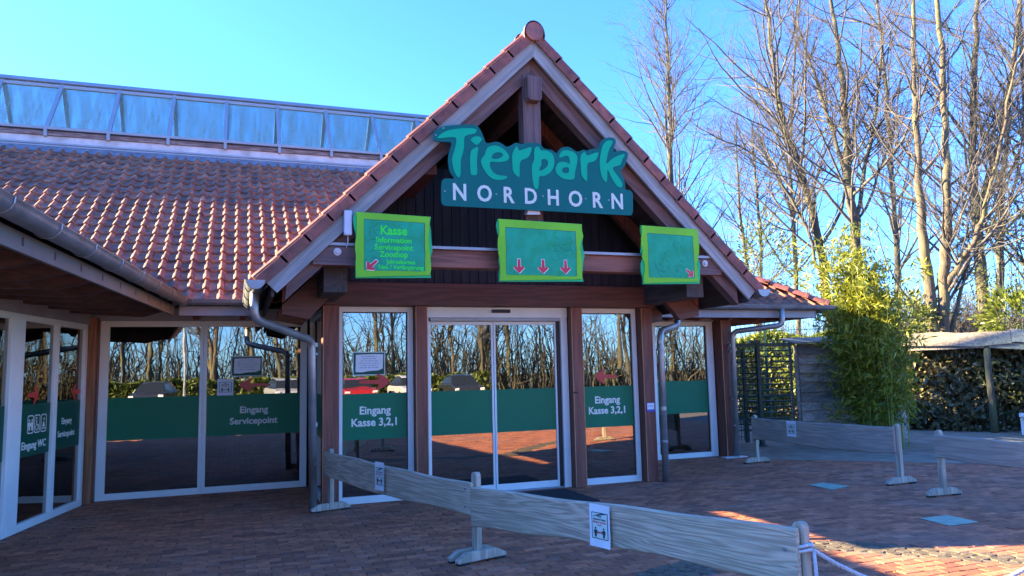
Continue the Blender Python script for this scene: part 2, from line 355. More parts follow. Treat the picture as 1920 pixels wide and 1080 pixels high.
def poly_mb(loops, to3, d):
    """flat shape with holes: loops of 2-D points, to3 maps 2-D -> 3-D, d = thickness vector"""
    cu = bpy.data.curves.new('p', 'CURVE'); cu.dimensions = '2D'; cu.fill_mode = 'BOTH'; cu.extrude = .5
    for lp in loops:
        s = cu.splines.new('POLY'); s.points.add(len(lp)-1); s.use_cyclic_u = True
        for q, (x, y) in zip(s.points, lp): q.co = (x, y, 0, 1)
    me = from_curve(cu); mb = MB(); d = np.array(d, float)
    V = [np.array(to3(p.co.x, p.co.y))+d*(p.co.z+.5) for p in me.vertices]
    mb.add(V, [tuple(f.vertices) for f in me.polygons]); bpy.data.meshes.remove(me); return mb
def smooth_loop(pts, k=4):
    """Catmull-Rom through closed points"""
    P = np.array(pts, float); n = len(P); out = []
    for i in range(n):
        p0, p1, p2, p3 = P[i-1], P[i], P[(i+1) % n], P[(i+2) % n]
        for j in range(k):
            t = j/k; out.append(tuple(.5*((2*p1)+(p2-p0)*t+(2*p0-5*p1+4*p2-p3)*t*t+(3*p1-p0-3*p2+p3)*t**3)))
    return out
def half_gutter(mb, a, b, r, lip=.012, n=10, out=(0, -1, 0)):
    """half-round open channel with wall thickness from a to b (a, b = rim-level centre)"""
    a = np.array(a, float); b = np.array(b, float); o_ = np.array(out, float); z = np.array([0, 0, 1.])
    prof = [(math.cos(t)*r, -math.sin(t)*r) for t in np.linspace(0, math.pi, n)]
    prof = [(r+lip, .006)]+prof; prof2 = [(q[0]*.93, q[1]*.93+.002) for q in reversed(prof)]
    ring = prof+prof2; k = len(ring)
    V = [p+o_*u+z*w for p in (a, b) for u, w in ring]
    F = [(i, (i+1) % k, (i+1) % k+k, i+k) for i in range(k)]
    mb.add(V, F); return mb

# ================================================================== GROUND
GND = MB(); N_ = 60; S_ = 420
GND.add([(-S_, -S_, -.03), (S_, -S_, -.03), (S_, S_, -.03), (-S_, S_, -.03)], [(0, 1, 2, 3)])
GND.build('ground', 'soil', kind='structure')
ASPH = [(7.45, 1.10), (10.2, -1.33), (20, -10.0), (34, -12), (34, 22), (7.45, 22)]
MB().add([(x, y, -.004) for x, y in ASPH], [tuple(range(6))]).build('path', 'asphalt', kind='structure')
def in_poly(x, y, P):
    c = False; n = len(P)
    for i in range(n):
        x1, y1 = P[i]; x2, y2 = P[(i+1) % n]
        if (y1 > y) != (y2 > y) and x < (x2-x1)*(y-y1)/(y2-y1)+x1: c = not c
    return c
pave = MB().add([(-16, -24, -.010), (20, -24, -.010), (20, 2.6, -.010), (-16, 2.6, -.010)], [(0, 1, 2, 3)]).build('pavement', 'sand', kind='structure')
# cobble drainage strip (curved)
CB = [np.array(p) for p in ((1.2, -4.75), (1.9, -4.42), (2.35, -4.30), (3.0, -4.13), (3.55, -4.10), (3.95, -4.30), (4.35, -4.85), (4.75, -5.30), (5.4, -5.9), (6.4, -6.5))]
def dist_strip(x, y):
    p = np.array([x, y]); best = 9
    for a, b in zip(CB[:-1], CB[1:]):
        d = b-a; t = np.clip((p-a)@d/(d@d), 0, 1); best = min(best, np.linalg.norm(p-a-d*t))
    return best
BL, BW, GAP, CH = .205, .1025, .005, .004
def brick_geo(x, y, l, w, dz, tilt):
    hx, hy = l/2, w/2
    V = [(x+sx*hx, y+sy*hy, -.010) for sx, sy in ((-1, -1), (1, -1), (1, 1), (-1, 1))]
    V += [(x+sx*hx, y+sy*hy, -CH+dz+tilt*sx*hx) for sx, sy in ((-1, -1), (1, -1), (1, 1), (-1, 1))]
    V += [(x+sx*(hx-CH), y+sy*(hy-CH), dz+tilt*sx*hx) for sx, sy in ((-1, -1), (1, -1), (1, 1), (-1, 1))]
    F = [(8, 9, 10, 11)]
    for i in range(4):
        j = (i+1) % 4; F += [(i, j, j+4, i+4), (i+4, j+4, j+8, i+8)]
    return V, F
bricks = []
for r in range(-93, 20):
    y = r*BW
    for c in range(-45, 60):
        x = (c+(.5 if r % 2 else 0))*BL
        if not (-4.4 < x < 11.5) or y > 1.95: continue
        if -.3 < x < 4.5 and y > .02: continue
        if x < -3.05-.18*max(0, 1.66-y)-.02: continue
        if in_poly(x, y, ASPH) or dist_strip(x, y) < .19: continue
        bricks.append((x, y))
vis = [b for b in bricks if inview((b[0], b[1], 0), -5)]
vis.sort(key=lambda b: (b[0]-CAM[0])**2+(b[1]-CAM[1])**2); near = set(vis[:300])
bme = bpy.data.meshes.new('brick'); bv_, bf_ = brick_geo(0, 0, BL-GAP, BW-GAP, 0, 0); bme.from_pydata(bv_, [], bf_); bme.materials.append(MATS['brick'])
bm_ = MB()
for b in bricks:
    dz = random.gauss(0, .0016); tl = random.gauss(0, .006)
    if b in near:
        inst('brick', bme, Matrix.Translation((b[0], b[1], dz)) @ Matrix.Rotation(tl, 4, 'Y') @ Matrix.Rotation(random.gauss(0, .006), 4, 'Z'), pave)
    else:
        V, F = brick_geo(b[0]+random.gauss(0, .001), b[1]+random.gauss(0, .001), BL-GAP, BW-GAP, dz, tl); bm_.add(V, F, min(1, max(0, random.gauss(.5, .28))))
bm_.build('brick_field', 'brick_field', pave, kind='stuff')
# coarse paving beyond the built bricks (only seen mirrored in the glass)
mt, nt, b_ = new_mat('far_brick'); g_ = _n(nt, 'ShaderNodeNewGeometry'); bt = _n(nt, 'ShaderNodeTexBrick')
bt.inputs['Scale'].default_value = 1; bt.inputs['Brick Width'].default_value = .205; bt.inputs['Row Height'].default_value = .1025; bt.inputs['Mortar Size'].default_value = .006
bt.inputs['Color1'].default_value = (.38, .20, .13, 1); bt.inputs['Color2'].default_value = (.30, .16, .11, 1); bt.inputs['Mortar'].default_value = (.26, .22, .18, 1)
nt.links.new(g_.outputs['Position'], bt.inputs[0]); nt.links.new(bt.outputs[0], b_.inputs['Base Color']); b_.inputs['Roughness'].default_value = .85
MB().add([(-16, -24, -.004), (24, -24, -.004), (24, -9.6, -.004), (-16, -9.6, -.004)], [(0, 1, 2, 3)]).build('forecourt', 'far_brick', kind='structure')
MB().add([(-60, -44, -.006), (60, -44, -.006), (60, -24, -.006), (-60, -24, -.006)], [(0, 1, 2, 3)]).build('car_park', 'old_asphalt', kind='structure')
cb = MB()
for a, b in zip(CB[:-1], CB[1:]):
    d = b-a; Ls = np.linalg.norm(d); d = d/Ls; nrm = np.array([-d[1], d[0]]); k = 0
    for i in range(int(Ls/.13)+1):
        for j in (-1, 0, 1):
            c = a+d*(i*.13+(j % 2)*.065)+nrm*j*.125+RNG.normal(0, .008, 2); rad = .066+random.random()*.010; ph = random.random()*6
            n = 7; hz = random.gauss(.0, .0015)
            ring = [(c[0]+math.cos(ph+2*math.pi*q/n)*rad*random.uniform(.88, 1.12), c[1]+math.sin(ph+2*math.pi*q/n)*rad*random.uniform(.88, 1.12)) for q in range(n)]
            V = [(x, y, -.01) for x, y in ring]+[(c[0]+(x-c[0])*.91, c[1]+(y-c[1])*.91, hz) for x, y in ring]
            cb.add(V, [tuple(range(n, 2*n))]+[(q, (q+1) % n, (q+1) % n+n, q+n) for q in range(n)], random.random())
cb.build('cobble_strip', 'cobble', pave, kind='stuff', label='curved strip of pale natural stone cobbles in the brick paving')

# ================================================================== ENTRANCE BUILDING
XC = 2.128
bld = empty('entrance_building', (XC, 3, 0), label='timber and glass zoo entrance building with red tiled roofs and a steep porch gable', cat='building')
TP = math.radians(32); TT = math.tan(TP); SL = .994; S45 = math.atan(SL)
YE, ZE = 1.15, 2.62                       # main eave
# ---- roof tiles
GAUGE, TW = .325, .2
PROF = [(0, .0), (.1, -.004), (.28, -.007), (.46, -.005), (.56, .003), (.63, .018), (.71, .034), (.79, .040), (.88, .034), (.96, .016), (1.03, .004)]
def tile_geo():
    n = len(PROF); Lt = GAUGE+.045; V = []
    for v, off in ((-.012, .004), (-.012, .026), (0.03, .028), (Lt, .0)):
        V += [(u*TW, v+(0 if off else 0), z+off) for u, z in PROF]
    F = [(r*n+i, r*n+i+1, (r+1)*n+i+1, (r+1)*n+i) for r in range(3) for i in range(n-1)]
    e = [0, n, 2*n, 3*n]; F.append((3*n, 2*n, n, 0)); F.append((n-1, 2*n-1, 3*n-1, 4*n-1))
    return np.array(V), F
TV, TF = tile_geo()
tme = bpy.data.meshes.new('roof_tile'); tme.from_pydata(TV.tolist(), [], TF); tme.materials.append(MATS['tile'])
tme.polygons.foreach_set('use_smooth', [len(f) == 4 and i < 2*0+30 and i >= 10 for i, f in enumerate(TF)]); tme.update()
def tile_field(parent, o, u, v, cols, rows, ok, singles=0, name='tile_field', jit=.003):
    o = np.array(o, float); u = np.array(u, float); v = np.array(v, float); w = np.cross(u, v); spots = []
    for r in range(*rows):
        for c in range(*cols):
            p = o+u*(c*TW)+v*(r*GAUGE); ctr = p+u*TW/2+v*GAUGE/2
            if ok(ctr): spots.append((p, ctr))
    chosen = set()
    if singles:
        order = sorted((i for i in range(len(spots)) if inview(spots[i][1], -3)), key=lambda i: np.linalg.norm(spots[i][1]-CAM))
        chosen = set(order[:singles])
    mb = MB()
    for i, (p, _) in enumerate(spots):
        p = p+u*random.gauss(0, jit)+v*random.gauss(0, jit*1.5); a = random.gauss(0, .010); u2 = u+v*a; u2 /= np.linalg.norm(u2); v2 = np.cross(w, u2)
        if i in chosen: inst('roof_tile', tme, basis(p, u2, v2, w), parent)
        else: mb.add([p+u2*q[0]+v2*q[1]+w*q[2] for q in TV], TF, min(1, max(0, random.gauss(.5, .25))))
    if mb.v:
        ob = mb.build(name, 'tile_field', parent, kind='stuff')
        fl = [(j % len(TF)) in range(10, 30) for j in range(len(mb.f))]; ob.data.polygons.foreach_set('use_smooth', fl); ob.data.update()
def gable_z(x): return 5.66-SL*abs(x-XC)
VPT = np.array([-4.78, 4.03, 4.42]); G0 = np.array([-1.98, 1.15, ZE]); G1 = np.array([-2.74, -6.2, ZE])
wn_ = np.cross(G0-G1, VPT-G0); wn_ /= np.linalg.norm(wn_);  wn_ = wn_ if wn_[2] > 0 else -wn_
def wing_z(x, y): return G0[2]-(wn_[0]*(x-G0[0])+wn_[1]*(y-G0[1]))/wn_[2]
def main_ok(c):
    if c[2] < wing_z(c[0], c[1])-.0 and c[0] < 0: return False
    if c[0] > 8.83-(c[1]-YE)+.05: return False
    if abs(c[0]-XC) < 3.1 and c[2] < gable_z(c[0])-.15: return False
    return True
mroof = empty('main_roof', (0, 4, ZE), bld)
tile_field(mroof, (-9.0, YE-.05, ZE), (1, 0, 0), (0, math.cos(TP), math.sin(TP)), (0, 90), (0, 20), main_ok, singles=300)
tile_field(mroof, (8.88, YE-.05, ZE), (0, 1, 0), (-math.cos(TP), 0, math.sin(TP)), (0, 70), (0, 20),
           lambda c: c[1]-YE > (8.83-c[0]) and (14.95-c[1]) > (8.83-c[0]), name='hip_tile_field')
hl = math.hypot(5.5, 5.5); hd = np.array([-1, 1, TT]); hd = hd/np.linalg.norm(hd)
for i in range(20):                         # hip cap tiles
    a = np.array([8.86, 1.10, ZE+.035])+hd*(i*.37); b = a+hd*.41; mb = MB(); sd_ = np.cross(hd, (0, 0, 1)); sd_ /= np.linalg.norm(sd_); up_ = np.cross(sd_, hd)
    V = []
    for p, k in ((a, .115), (a+hd*.05, .115), (a+hd*.055, .10), (b, .088)):
        V += [p+sd_*math.cos(t)*k+up_*math.sin(t)*k*.95 for t in np.linspace(0, math.pi, 9)]
    F = [(r*9+j, r*9+j+1, (r+1)*9+j+1, (r+1)*9+j) for r in range(3) for j in range(8)]+[tuple(range(9))]
    mb.add(V, F).build('hip_tile', 'ridge_tile', mroof)
D = .055
def deck(name, P, mtl='dark_board'):
    MB().prism([(x, y, z-D) for x, y, z in P], (0, 0, -.03)).build(name, mtl, bld)
ZT = ZE+5.5*TT
deck('roof_deck', [(-2.1, 1.18, ZE), (8.8, 1.18, ZE), (3.3, 6.68, ZT), (-7.6, 6.68, ZT)])
deck('roof_deck', [(8.8, 1.18, ZE), (8.8, 14.87, ZE), (3.3, 9.37, ZT), (3.3, 6.68, ZT)])
MB().prism([(8.8, 14.87, ZE), (-12, 14.87, ZE), (-12, 9.37, ZT), (3.3, 9.37, ZT)], (0, 0, -.05)).build('rear_roof', 'tile_field', bld)
wroof = empty('wing_roof', (-5, -2, ZE), bld)
wu = (G0-G1); wu /= np.linalg.norm(wu); wv = np.cross(wn_, wu)
tile_field(wroof, G1+wv*-.05+wn_*.0, wu, wv, (0, 60), (0, 12), lambda c: c[2] < 3.90 and c[2] > ZE+TT*(c[1]-YE)+.10, name='wing_tile_field')
vd = VPT-G0; vd /= np.linalg.norm(vd)
P4 = G1+wv*2.52; P5 = G0+vd*((P4[2]-G0[2])/vd[2])-wn_*D
MB().prism([tuple(G0-wn_*D), tuple(G1-wn_*D), tuple(P4-wn_*D), tuple(P5)], (0, 0, -.03)).build('roof_deck', 'dark_board', bld)
MB().prism([tuple(P4-wn_*D), tuple(P5), (-8.2, 3.2, 2.7), (-9.0, -6.2, 2.7)], (0, 0, -.05)).build('rear_roof', 'tile_field', bld)
# lead valley between main and wing roof
vd = VPT-G0; vd /= np.linalg.norm(vd); va = G0-vd*.12
mb = MB(); n1 = np.array([1, 0, 0.]); L8 = 7.6
wl_ = wv*.42
for (a, b) in ((va, va+vd*L8),):
    V = [a+wn_*.05, b+wn_*.05, b+wl_+wn_*.075, a+wl_+wn_*.075, a+np.array([.16, 0, .03]), b+np.array([.16, 0, .03])]
    mb.add(V, [(0, 1, 2, 3), (0, 4, 5, 1)])
mb.build('valley_flashing', 'lead', bld)
MB().prism([G0+wn_*.045, G1+wn_*.045, G1+wv*.36+wn_*.06, G0+wv*.36+wn_*.06], wn_*.006).build('eave_flashing', 'lead', bld)

# ---- roof lantern
LX = [-4.785+1.09*i for i in range(-5, 9)]; LB = (6.80, 6.56); LT = (8.05, 7.90); LR = (9.30, 6.56)
lan = empty('roof_lantern', (0, 8, 6.1), bld)
for i in range(len(LX)-1):
    x0, x1 = LX[i]+.03, LX[i+1]-.03
    for (yb, zb), s in ((LB, 1), (LR, -1)):
        MB().prism([(x0, yb, zb), (x1, yb, zb), (x1, LT[0], LT[1]), (x0, LT[0], LT[1])], (0, -.008*s, .008)).build('pane', 'lantern_glass', lan, smooth=False)
for x in LX:
    beam('glazing_bar', 'alu_grey', lan, (x, LB[0]-.02, LB[1]), (x, LT[0]-.02, LT[1]+.01), .075, .06, up=(1, 0, 0) if 0 else (0, -1, 1))
    beam('glazing_bar', 'alu_grey', lan, (x, LR[0]+.02, LR[1]), (x, LT[0]+.02, LT[1]+.01), .075, .06, up=(0, 1, 1))
x0, x1 = LX[0]-.05, LX[-1]+.05
MB().prism([(x0, LT[0]-.13, 7.885), (x0, LT[0]-.05, 7.985), (x0, LT[0]+.05, 7.985), (x0, LT[0]+.13, 7.885), (x0, LT[0]+.10, 7.87), (x0, LT[0]-.10, 7.87)], (x1-x0, 0, 0)).build('ridge_cap', 'alu_grey', lan)
box('transom', 'alu_grey', lan, x0, x1, 7.90, 7.98, 7.77, 7.84)
box('sill_rail', 'alu_grey', lan, x0, x1, 6.70, 6.83, 6.50, 6.56)
box('drip_rail', 'black', lan, x0, x1, 6.72, 6.80, 6.475, 6.50)
mat('rust_rail', (.20, .13, .11), .8, var=.3, scale=6, stretch=(1, 6, 6), stain=(.35, .30, .27), stain_amt=.7, stain_scale=3)
box('rail_band', 'rust_rail', lan, x0, x1, 6.73, 6.81, 6.385, 6.475)
box('curb', 'rail_white', lan, x0, x1, 6.76, 6.95, 6.10, 6.385)
box('curb_rail', 'alu_grey', lan, x0, x1, 6.69, 6.78, 6.20, 6.235)
box('curb_rail', 'alu_grey', lan, x0, x1, 6.67, 6.77, 6.15, 6.185)
box('rear_curb', 'rail_white', lan, x0, x1, 9.18, 9.36, 6.0, 6.56)
for x in (x0, x1): MB().prism([(x, LB[0], LB[1]), (x, LR[0], LR[1]), (x, LT[0], LT[1])], (.02, 0, 0)).build('end_pane', 'lantern_glass', lan)
for i in range(-4, 8): box('rail_bracket', 'alu_grey', lan, LX[i+5]-.03, LX[i+5]+.03, 6.68, 6.76, 6.36, 6.52)
# wavy lead apron over the top course
mb = MB(); n = 0; V = []
for k in range(int((x1-x0)/.02)):
    x = x0+k*.02; u = ((x+9.0)/TW) % 1; h = np.interp(u, [q[0] for q in PROF], [q[1] for q in PROF]); wob = .02*math.sin(x*31)+.012*math.sin(x*13)
    for (yy, up) in ((6.42+wob, .04), (6.60, .05), (6.76, .10)):
        zz = ZE+TT*(yy-YE)+up+(h*1.0 if yy < 6.7 else 0); V.append((x, yy, zz))
K = len(V)//3
mb.add(V, [(3*i+j, 3*i+3+j, 3*i+4+j, 3*i+1+j) for i in range(K-1) for j in range(2)]).build('apron_flashing', 'lead', bld, smooth=True)

# ---- porch gable roof
YB = -1.548
groof = empty('gable_roof', (XC, 2, 2.6), bld)
cs, sn_ = math.cos(S45), math.sin(S45)
for s in (-1, 1):
    ex = XC+s*3.08; ez = gable_z(ex)
    v = np.array([-s*cs, 0, sn_]); u = np.array([0, s*1.0, 0]); o = np.array([ex, -1.50 if s > 0 else 7.9, ez])
    rows = int(math.hypot(3.08, 3.08*SL)/GAUGE)+1
    tile_field(groof, o+v*-.04, u, v, (0, 47), (0, rows), lambda c: c[2] > ZE+TT*(c[1]-YE)-.05 and abs(c[0]-XC) > .03, name='gable_tile_field')
    MB().prism([(XC, -1.5, 5.61), (ex, -1.5, 5.61-SL*3.08), (ex, -1.5, 5.58-SL*3.08), (XC, -1.5, 5.58)], (0, 8.4, 0)).build('roof_deck', 'dark_board', bld)
    # verge tiles: drop face plus rolled top, stepped
    for i in range(13):
        a = np.array([ex, YB, ez+.0])+v*(i*GAUGE*1.02-.06); nn = np.array([s*sn_, 0, cs]); Lt = GAUGE*1.02+.035
        mb = MB(); t0, t1 = .013, .003
        p = [a+nn*(-.035+t0), a+nn*(.082+t0), a+v*Lt+nn*(.082+t1), a+v*Lt+nn*(-.035+t1)]
        mb.prism([q+np.array([0, -.012-.006, 0]) for q in p], (0, -.022, 0))
        cpts = [a+nn*(.070+t0)+np.array([0, .035, 0]), a+v*Lt+nn*(.070+t1)+np.array([0, .035, 0])]
        mb.tube([cpts[0]-v*.006, cpts[0], cpts[1]], [.058, .060, .052], 10)
        mb.build('verge_tile', 'verge', groof, bevel=.006)
for i in range(24):
    y = -1.61+i*.36; mb = MB(); V = []; rz = 5.70
    for yy, k in ((y, .150), (y+.045, .150), (y+.05, .132), (y+.40, .122)):
        V += [(XC+math.cos(t)*k*.92, yy, rz+math.sin(t)*k*1.18-.02) for t in np.linspace(-.35, math.pi+.35, 13)]
    F = [(r*13+j, r*13+j+1, (r+1)*13+j+1, (r+1)*13+j) for r in range(3) for j in range(12)]
    mb.add(V, F); mb.build('ridge_tile', 'ridge_tile', groof, smooth=True)
mb = MB(); ring = [(XC+math.cos(t)*.118, -1.618, 5.715+math.sin(t)*.118) for t in np.linspace(0, 2*math.pi, 18, endpoint=False)]
mb.prism(ring, (0, .03, 0)).build('ridge_end_disc', 'ridge_tile', groof, bevel=.008)
# barge boards, rafters
for s in (-1, 1):
    t = XC+s*2.965; zt = 5.42-SL*2.965
    # lower end cut square to the slope
    e = np.array([-s*cs, 0, sn_]); nn = np.array([s*sn_, 0, cs])
    pt = np.array([t, YB, zt]); wv_ = .26*cs
    poly = [(XC, YB, 5.42), (XC, YB, 5.68), tuple(pt+nn*wv_), tuple(pt)]
    MB().prism(poly, (0, .04, 0)).build('barge_board', 'barge_l' if s < 0 else 'barge_r', bld, bevel=.004)
    te = XC+s*2.86
    MB().prism([(XC, -1.44, 5.19), (XC, -1.44, 5.50), (te, -1.44, 5.50-SL*2.86), (te+s*.02, -1.44, 5.19-SL*2.80)], (0, .15, 0)).build('rafter', 'slope_l' if s < 0 else 'slope_r', bld, bevel=.005)
    MB().prism([(XC, -.55, 5.30), (XC, -.55, 5.50), (te, -.55, 5.50-SL*2.86), (te, -.55, 5.30-SL*2.86)], (0, .12, 0)).build('rafter', 'timber', bld, bevel=.005)
    # soffit planks running back under the overhang
    npl = 23
    for i in range(npl):
        d0, d1 = .04+i*.13, .04+i*.13+.124
        z0, z1 = 5.555-SL*d0, 5.555-SL*d1
        MB().prism([(XC+s*d0, -1.50, z0), (XC+s*d1, -1.50, z1), (XC+s*d1, -1.50, z1+.022), (XC+s*d0, -1.50, z0+.022)], (0, 1.50+(1.6 if d0 > 2.3 else 0), 0)).build('soffit_board', 'soffit_wood', bld)
    xp = XC+s*2.33
    box('purlin', 'soffit_wood', bld, xp-.13, xp+.13, -1.27, 1.2, 2.52, 2.80, .006)
    mid = XC+s*1.25
    box('purlin', 'timber_y', bld, mid-.09, mid+.09, -1.28, .5, 3.93, 4.16, .006)
# ridge beam with shaped end
MB().prism([(XC-.095, -1.57, 5.17), (XC+.095, -1.57, 5.17), (XC+.095, -1.57, 4.90), (XC+.07, -1.57, 4.86), (XC-.07, -1.57, 4.86), (XC-.095, -1.57, 4.90)], (0, 2.2, 0)).build('ridge_beam', 'timber_grey', bld, bevel=.012)
box('king_post', 'timber_grey', bld, XC-.115, XC+.115, -1.45, -1.28, 3.06, 5.22, .006)
box('tie_beam', 'tie_wood', bld, XC-2.60, XC+2.60, -1.47, -1.27, 2.80, 3.0, .006)
for s in (-1, 1):
    box('tie_plate', 'timber_grey_x', bld, XC+s*2.34-.26, XC+s*2.34+.26, -1.50, -1.472, 2.79, 3.0, .004)
    bx_ = XC+s*2.34; mb = MB(); mb.tube([(bx_, -1.497, 2.935), (bx_, -1.512, 2.935)], .042, 16); mb.tube([(bx_, -1.51, 2.935), (bx_, -1.53, 2.935)], .022, 6)
    mb.build('bolt', 'rail_white', bld)
box('flashing_strip', 'alu_grey', bld, XC-2.45, XC+2.45, -1.52, -1.26, 3.003, 3.036, .002)
# dark vertical board wall behind the truss
i = 0; x = XC-2.50
while x < XC+2.5:
    w = .118; zt = min(gable_z(x+w/2)-.25, 4.35)
    if zt > 2.85: box('wall_board', 'dark_board', bld, x, x+w, -.075-random.random()*.004, -.05, 2.782, zt, .005)
    x += w+.005
MB().prism([(XC-2.3, 1.0, 2.9), (XC+2.3, 1.0, 2.9), (XC, 1.0, 5.2)], (0, .05, 0)).build('attic_back', 'black', bld)
box('board_backing', 'black', bld, XC-2.5, XC+2.5, -.048, -.03, 2.785, 3.3, 0)
MB().prism([(XC-2.3, -.045, 3.3), (XC+2.3, -.045, 3.3), (XC+1.25, -.045, 4.3), (XC-1.25, -.045, 4.3)], (0, .02, 0)).build('board_backing', 'black', bld)
# ---- porch posts and lintel
PF = -.15
def post(x0, x1, y0=PF, y1=.10, z1=2.478, mtl='timber', strip=True):
    p = box('post', mtl, bld, x0, x1, y0, y1, 0, z1, .006)
    if strip:
        box('edge_strip', 'edge_strip', p, x0-.003, x0+.006, y0-.003, y0+.006, .01, z1-.01, 0)
        if x1 < 4.3 and x0 > .3: box('edge_strip', 'edge_strip', p, x1-.006, x1+.003, y0-.003, y0+.006, .01, z1-.01, 0)
    return p
post(-.215, -.02); post(.955, 1.105); post(3.165, 3.325); post(4.275, 4.45)
box('lintel', 'timber_x', bld, -.26, 4.50, PF-.02, .10, 2.48, 2.78, .008)
# ---- glazing helpers
def U(o, u, y): return o
class Plane:
    """vertical wall plane: origin on the ground, u = direction read left to right, normal towards the viewer"""
    def __init__(s, o, u): s.o = np.array([o[0], o[1], 0.]); s.u = np.array([u[0], u[1], 0.])/math.hypot(*u); s.n = np.cross(s.u, (0, 0, 1.))
    def p(s, a, z, out=0.): return s.o+s.u*a+np.array([0, 0, z])+s.n*out
    def slab(s, a0, a1, z0, z1, o0, o1):
        return MB().prism([s.p(a0, z0, o1), s.p(a1, z0, o1), s.p(a1, z1, o1), s.p(a0, z1, o1)], -s.n*(o1-o0))
    def pix(s, x, y):
        d = ray(x, y); t = (s.n@(s.o-CAM))/(s.n@d); q = CAM+d*t; return (q-s.o)@s.u, q[2]
BZ0, BZ1 = .785, 1.362
def window(pl, a0, a1, z0, z1, j=(.05, .05), sill=.085, head=.07, band=True, frame='alu_white', name='window', bmat='band', dp=.0):
    w = empty(name, pl.p((a0+a1)/2, z0), bld)
    pl.slab(a0, a0+j[0], z0, z1, -.07, dp).build('jamb', frame, w, bevel=.004)
    pl.slab(a1-j[1], a1, z0, z1, -.07, dp).build('jamb', frame, w, bevel=.004)
    pl.slab(a0+j[0], a1-j[1], z0, z0+sill, -.07, dp-.002).build('sill', frame, w, bevel=.004)
    pl.slab(a0+j[0], a1-j[1], z1-head, z1, -.07, dp-.002).build('head', frame, w, bevel=.004)
    pl.slab(a0+j[0], a1-j[1], z0+sill, z1-head, -.045, -.037).build('glass_pane', 'window_glass', w)
    if band: pl.slab(a0+j[0]+.002, a1-j[1]-.002, BZ0, BZ1, -.0365, -.0345).build('green_band', bmat, w)
    return w
def gasket(pl, w, a0, a1, z0, z1):
    for (b0, b1, c0, c1) in ((a0, a0+.012, z0, z1), (a1-.012, a1, z0, z1), (a0+.012, a1-.012, z1-.012, z1)):
        pl.slab(b0, b1, c0, c1, -.044, -.030).build('gasket', 'black', w)
def arrow_pts(L, H, left=False):
    """stout hand-drawn arrow, pointing +x, centred"""
    P = [(-L/2, -.10*H), (-L/2+.02*L, .10*H), (.10*L, .17*H), (.05*L, .46*H), (.16*L, .5*H), (.5*L, 0.02*H), (.16*L, -.5*H), (.05*L, -.44*H), (.10*L, -.16*H)]
    return smooth_loop([(-x, y) for x, y in P][::-1] if left else P, 3)
def decal(name, mtl, pl, parent, loop, a, z, out=-.0335, th=.0012, rot=0., **kw):
    c, s = math.cos(rot), math.sin(rot)
    return poly_mb([loop], lambda x, y: pl.p(a+x*c-y*s, z+x*s+y*c, out), pl.n*th).build(name, mtl, parent, **kw)
def lettering(pl, parent, lines, mtl='letter_white', out=-.0335, name='lettering', **kw):
    return join_text(name, [(t, 0, 0, sz, wt, sx) for t, a, z, sz, wt, sx in lines][:0]+[(t, a, z, sz, wt, sx) for t, a, z, sz, wt, sx in lines], pl.p(0, 0, out), pl.u, (0, 0, 1), mtl, parent, **kw)

FR = Plane((0, 0), (1, 0))
wA = window(FR, -.015, .95, 0, 2.475, j=(.055, .075)); gasket(FR, wA, .04, .875, .085, 2.405)
wC = window(FR, 3.335, 4.265, 0, 2.475, j=(.035, .07)); gasket(FR, wC, 3.37, 4.195, .085, 2.405)
a, z = FR.pix(704, 776); lettering(FR, wA, [('Eingang', a, z, .138, .0035, .97), ('Kasse 3,2,1', a, z-.150, .138, .0035, .97)])
a, z = FR.pix(1141, 755.5); lettering(FR, wC, [('Eingang', a, z, .138, .0035, .97), ('Kasse 3,2,1', a, z-.148, .138, .0035, .97)])
a, z = FR.pix(704.5, 716); decal('red_arrow', 'red_film', FR, wA, arrow_pts(.375, .19), a, z)
a, z = FR.pix(1138, 706); decal('red_arrow', 'red_film', FR, wC, arrow_pts(.33, .19, True), a, z)
# automatic sliding door
dr = empty('sliding_door', (2.13, 0, 0), bld)
DX0, DX1 = 1.118, 3.155; DM = FR.pix(929, 750)[0]
box('door_head', 'alu_white', dr, DX0, DX1, -.03, .10, 2.335, 2.476, .004)
box('door_track', 'alu_grey', dr, DX0+.06, DX1-.06, -.018, .08, 2.29, 2.333, .003)
FR.slab(DX0, DX0+.045, 0, 2.333, -.08, .0).build('jamb', 'alu_white', dr, bevel=.004)
FR.slab(DX1-.10, DX1, 0, 2.333, -.08, .02).build('jamb', 'alu_white', dr, bevel=.004)
FR.slab(DX1-.145, DX1-.102, 0.03, 2.288, -.08, -.02).build('gap_seal', 'black', dr)
for l0, l1 in ((DX0+.05, DM-.004), (DM+.004, DX1-.15)):
    lf = empty('door_leaf', ((l0+l1)/2, 0, 0), dr)
    for q in ((l0, l0+.028), (l1-.028, l1)): FR.slab(q[0], q[1], .015, 2.287, -.075, -.04).build('stile', 'alu_white', lf, bevel=.003)
    FR.slab(l0+.028, l1-.028, .015, .10, -.075, -.041).build('bottom_rail', 'alu_white', lf, bevel=.003)
    FR.slab(l0+.028, l1-.028, 2.24, 2.287, -.075, -.041).build('top_rail', 'alu_white', lf, bevel=.003)
    FR.slab(l0+.028, l1-.028, .10, 2.24, -.062, -.055).build('glass_pane', 'window_glass', lf)
    FR.slab(l0+.03, l1-.03, BZ0, BZ1, -.0545, -.0525).build('green_band', 'band', lf)
FR.slab(DX0+.05, DX1-.11, 0, .014, -.1, .01).build('threshold', 'alu_grey', dr)
MB().prism([(2.03, -.055, 2.40), (2.30, -.055, 2.40), (2.30, -.055, 2.445), (2.03, -.055, 2.445)], (0, .025, 0)).build('door_sensor', 'black', dr, bevel=.008)
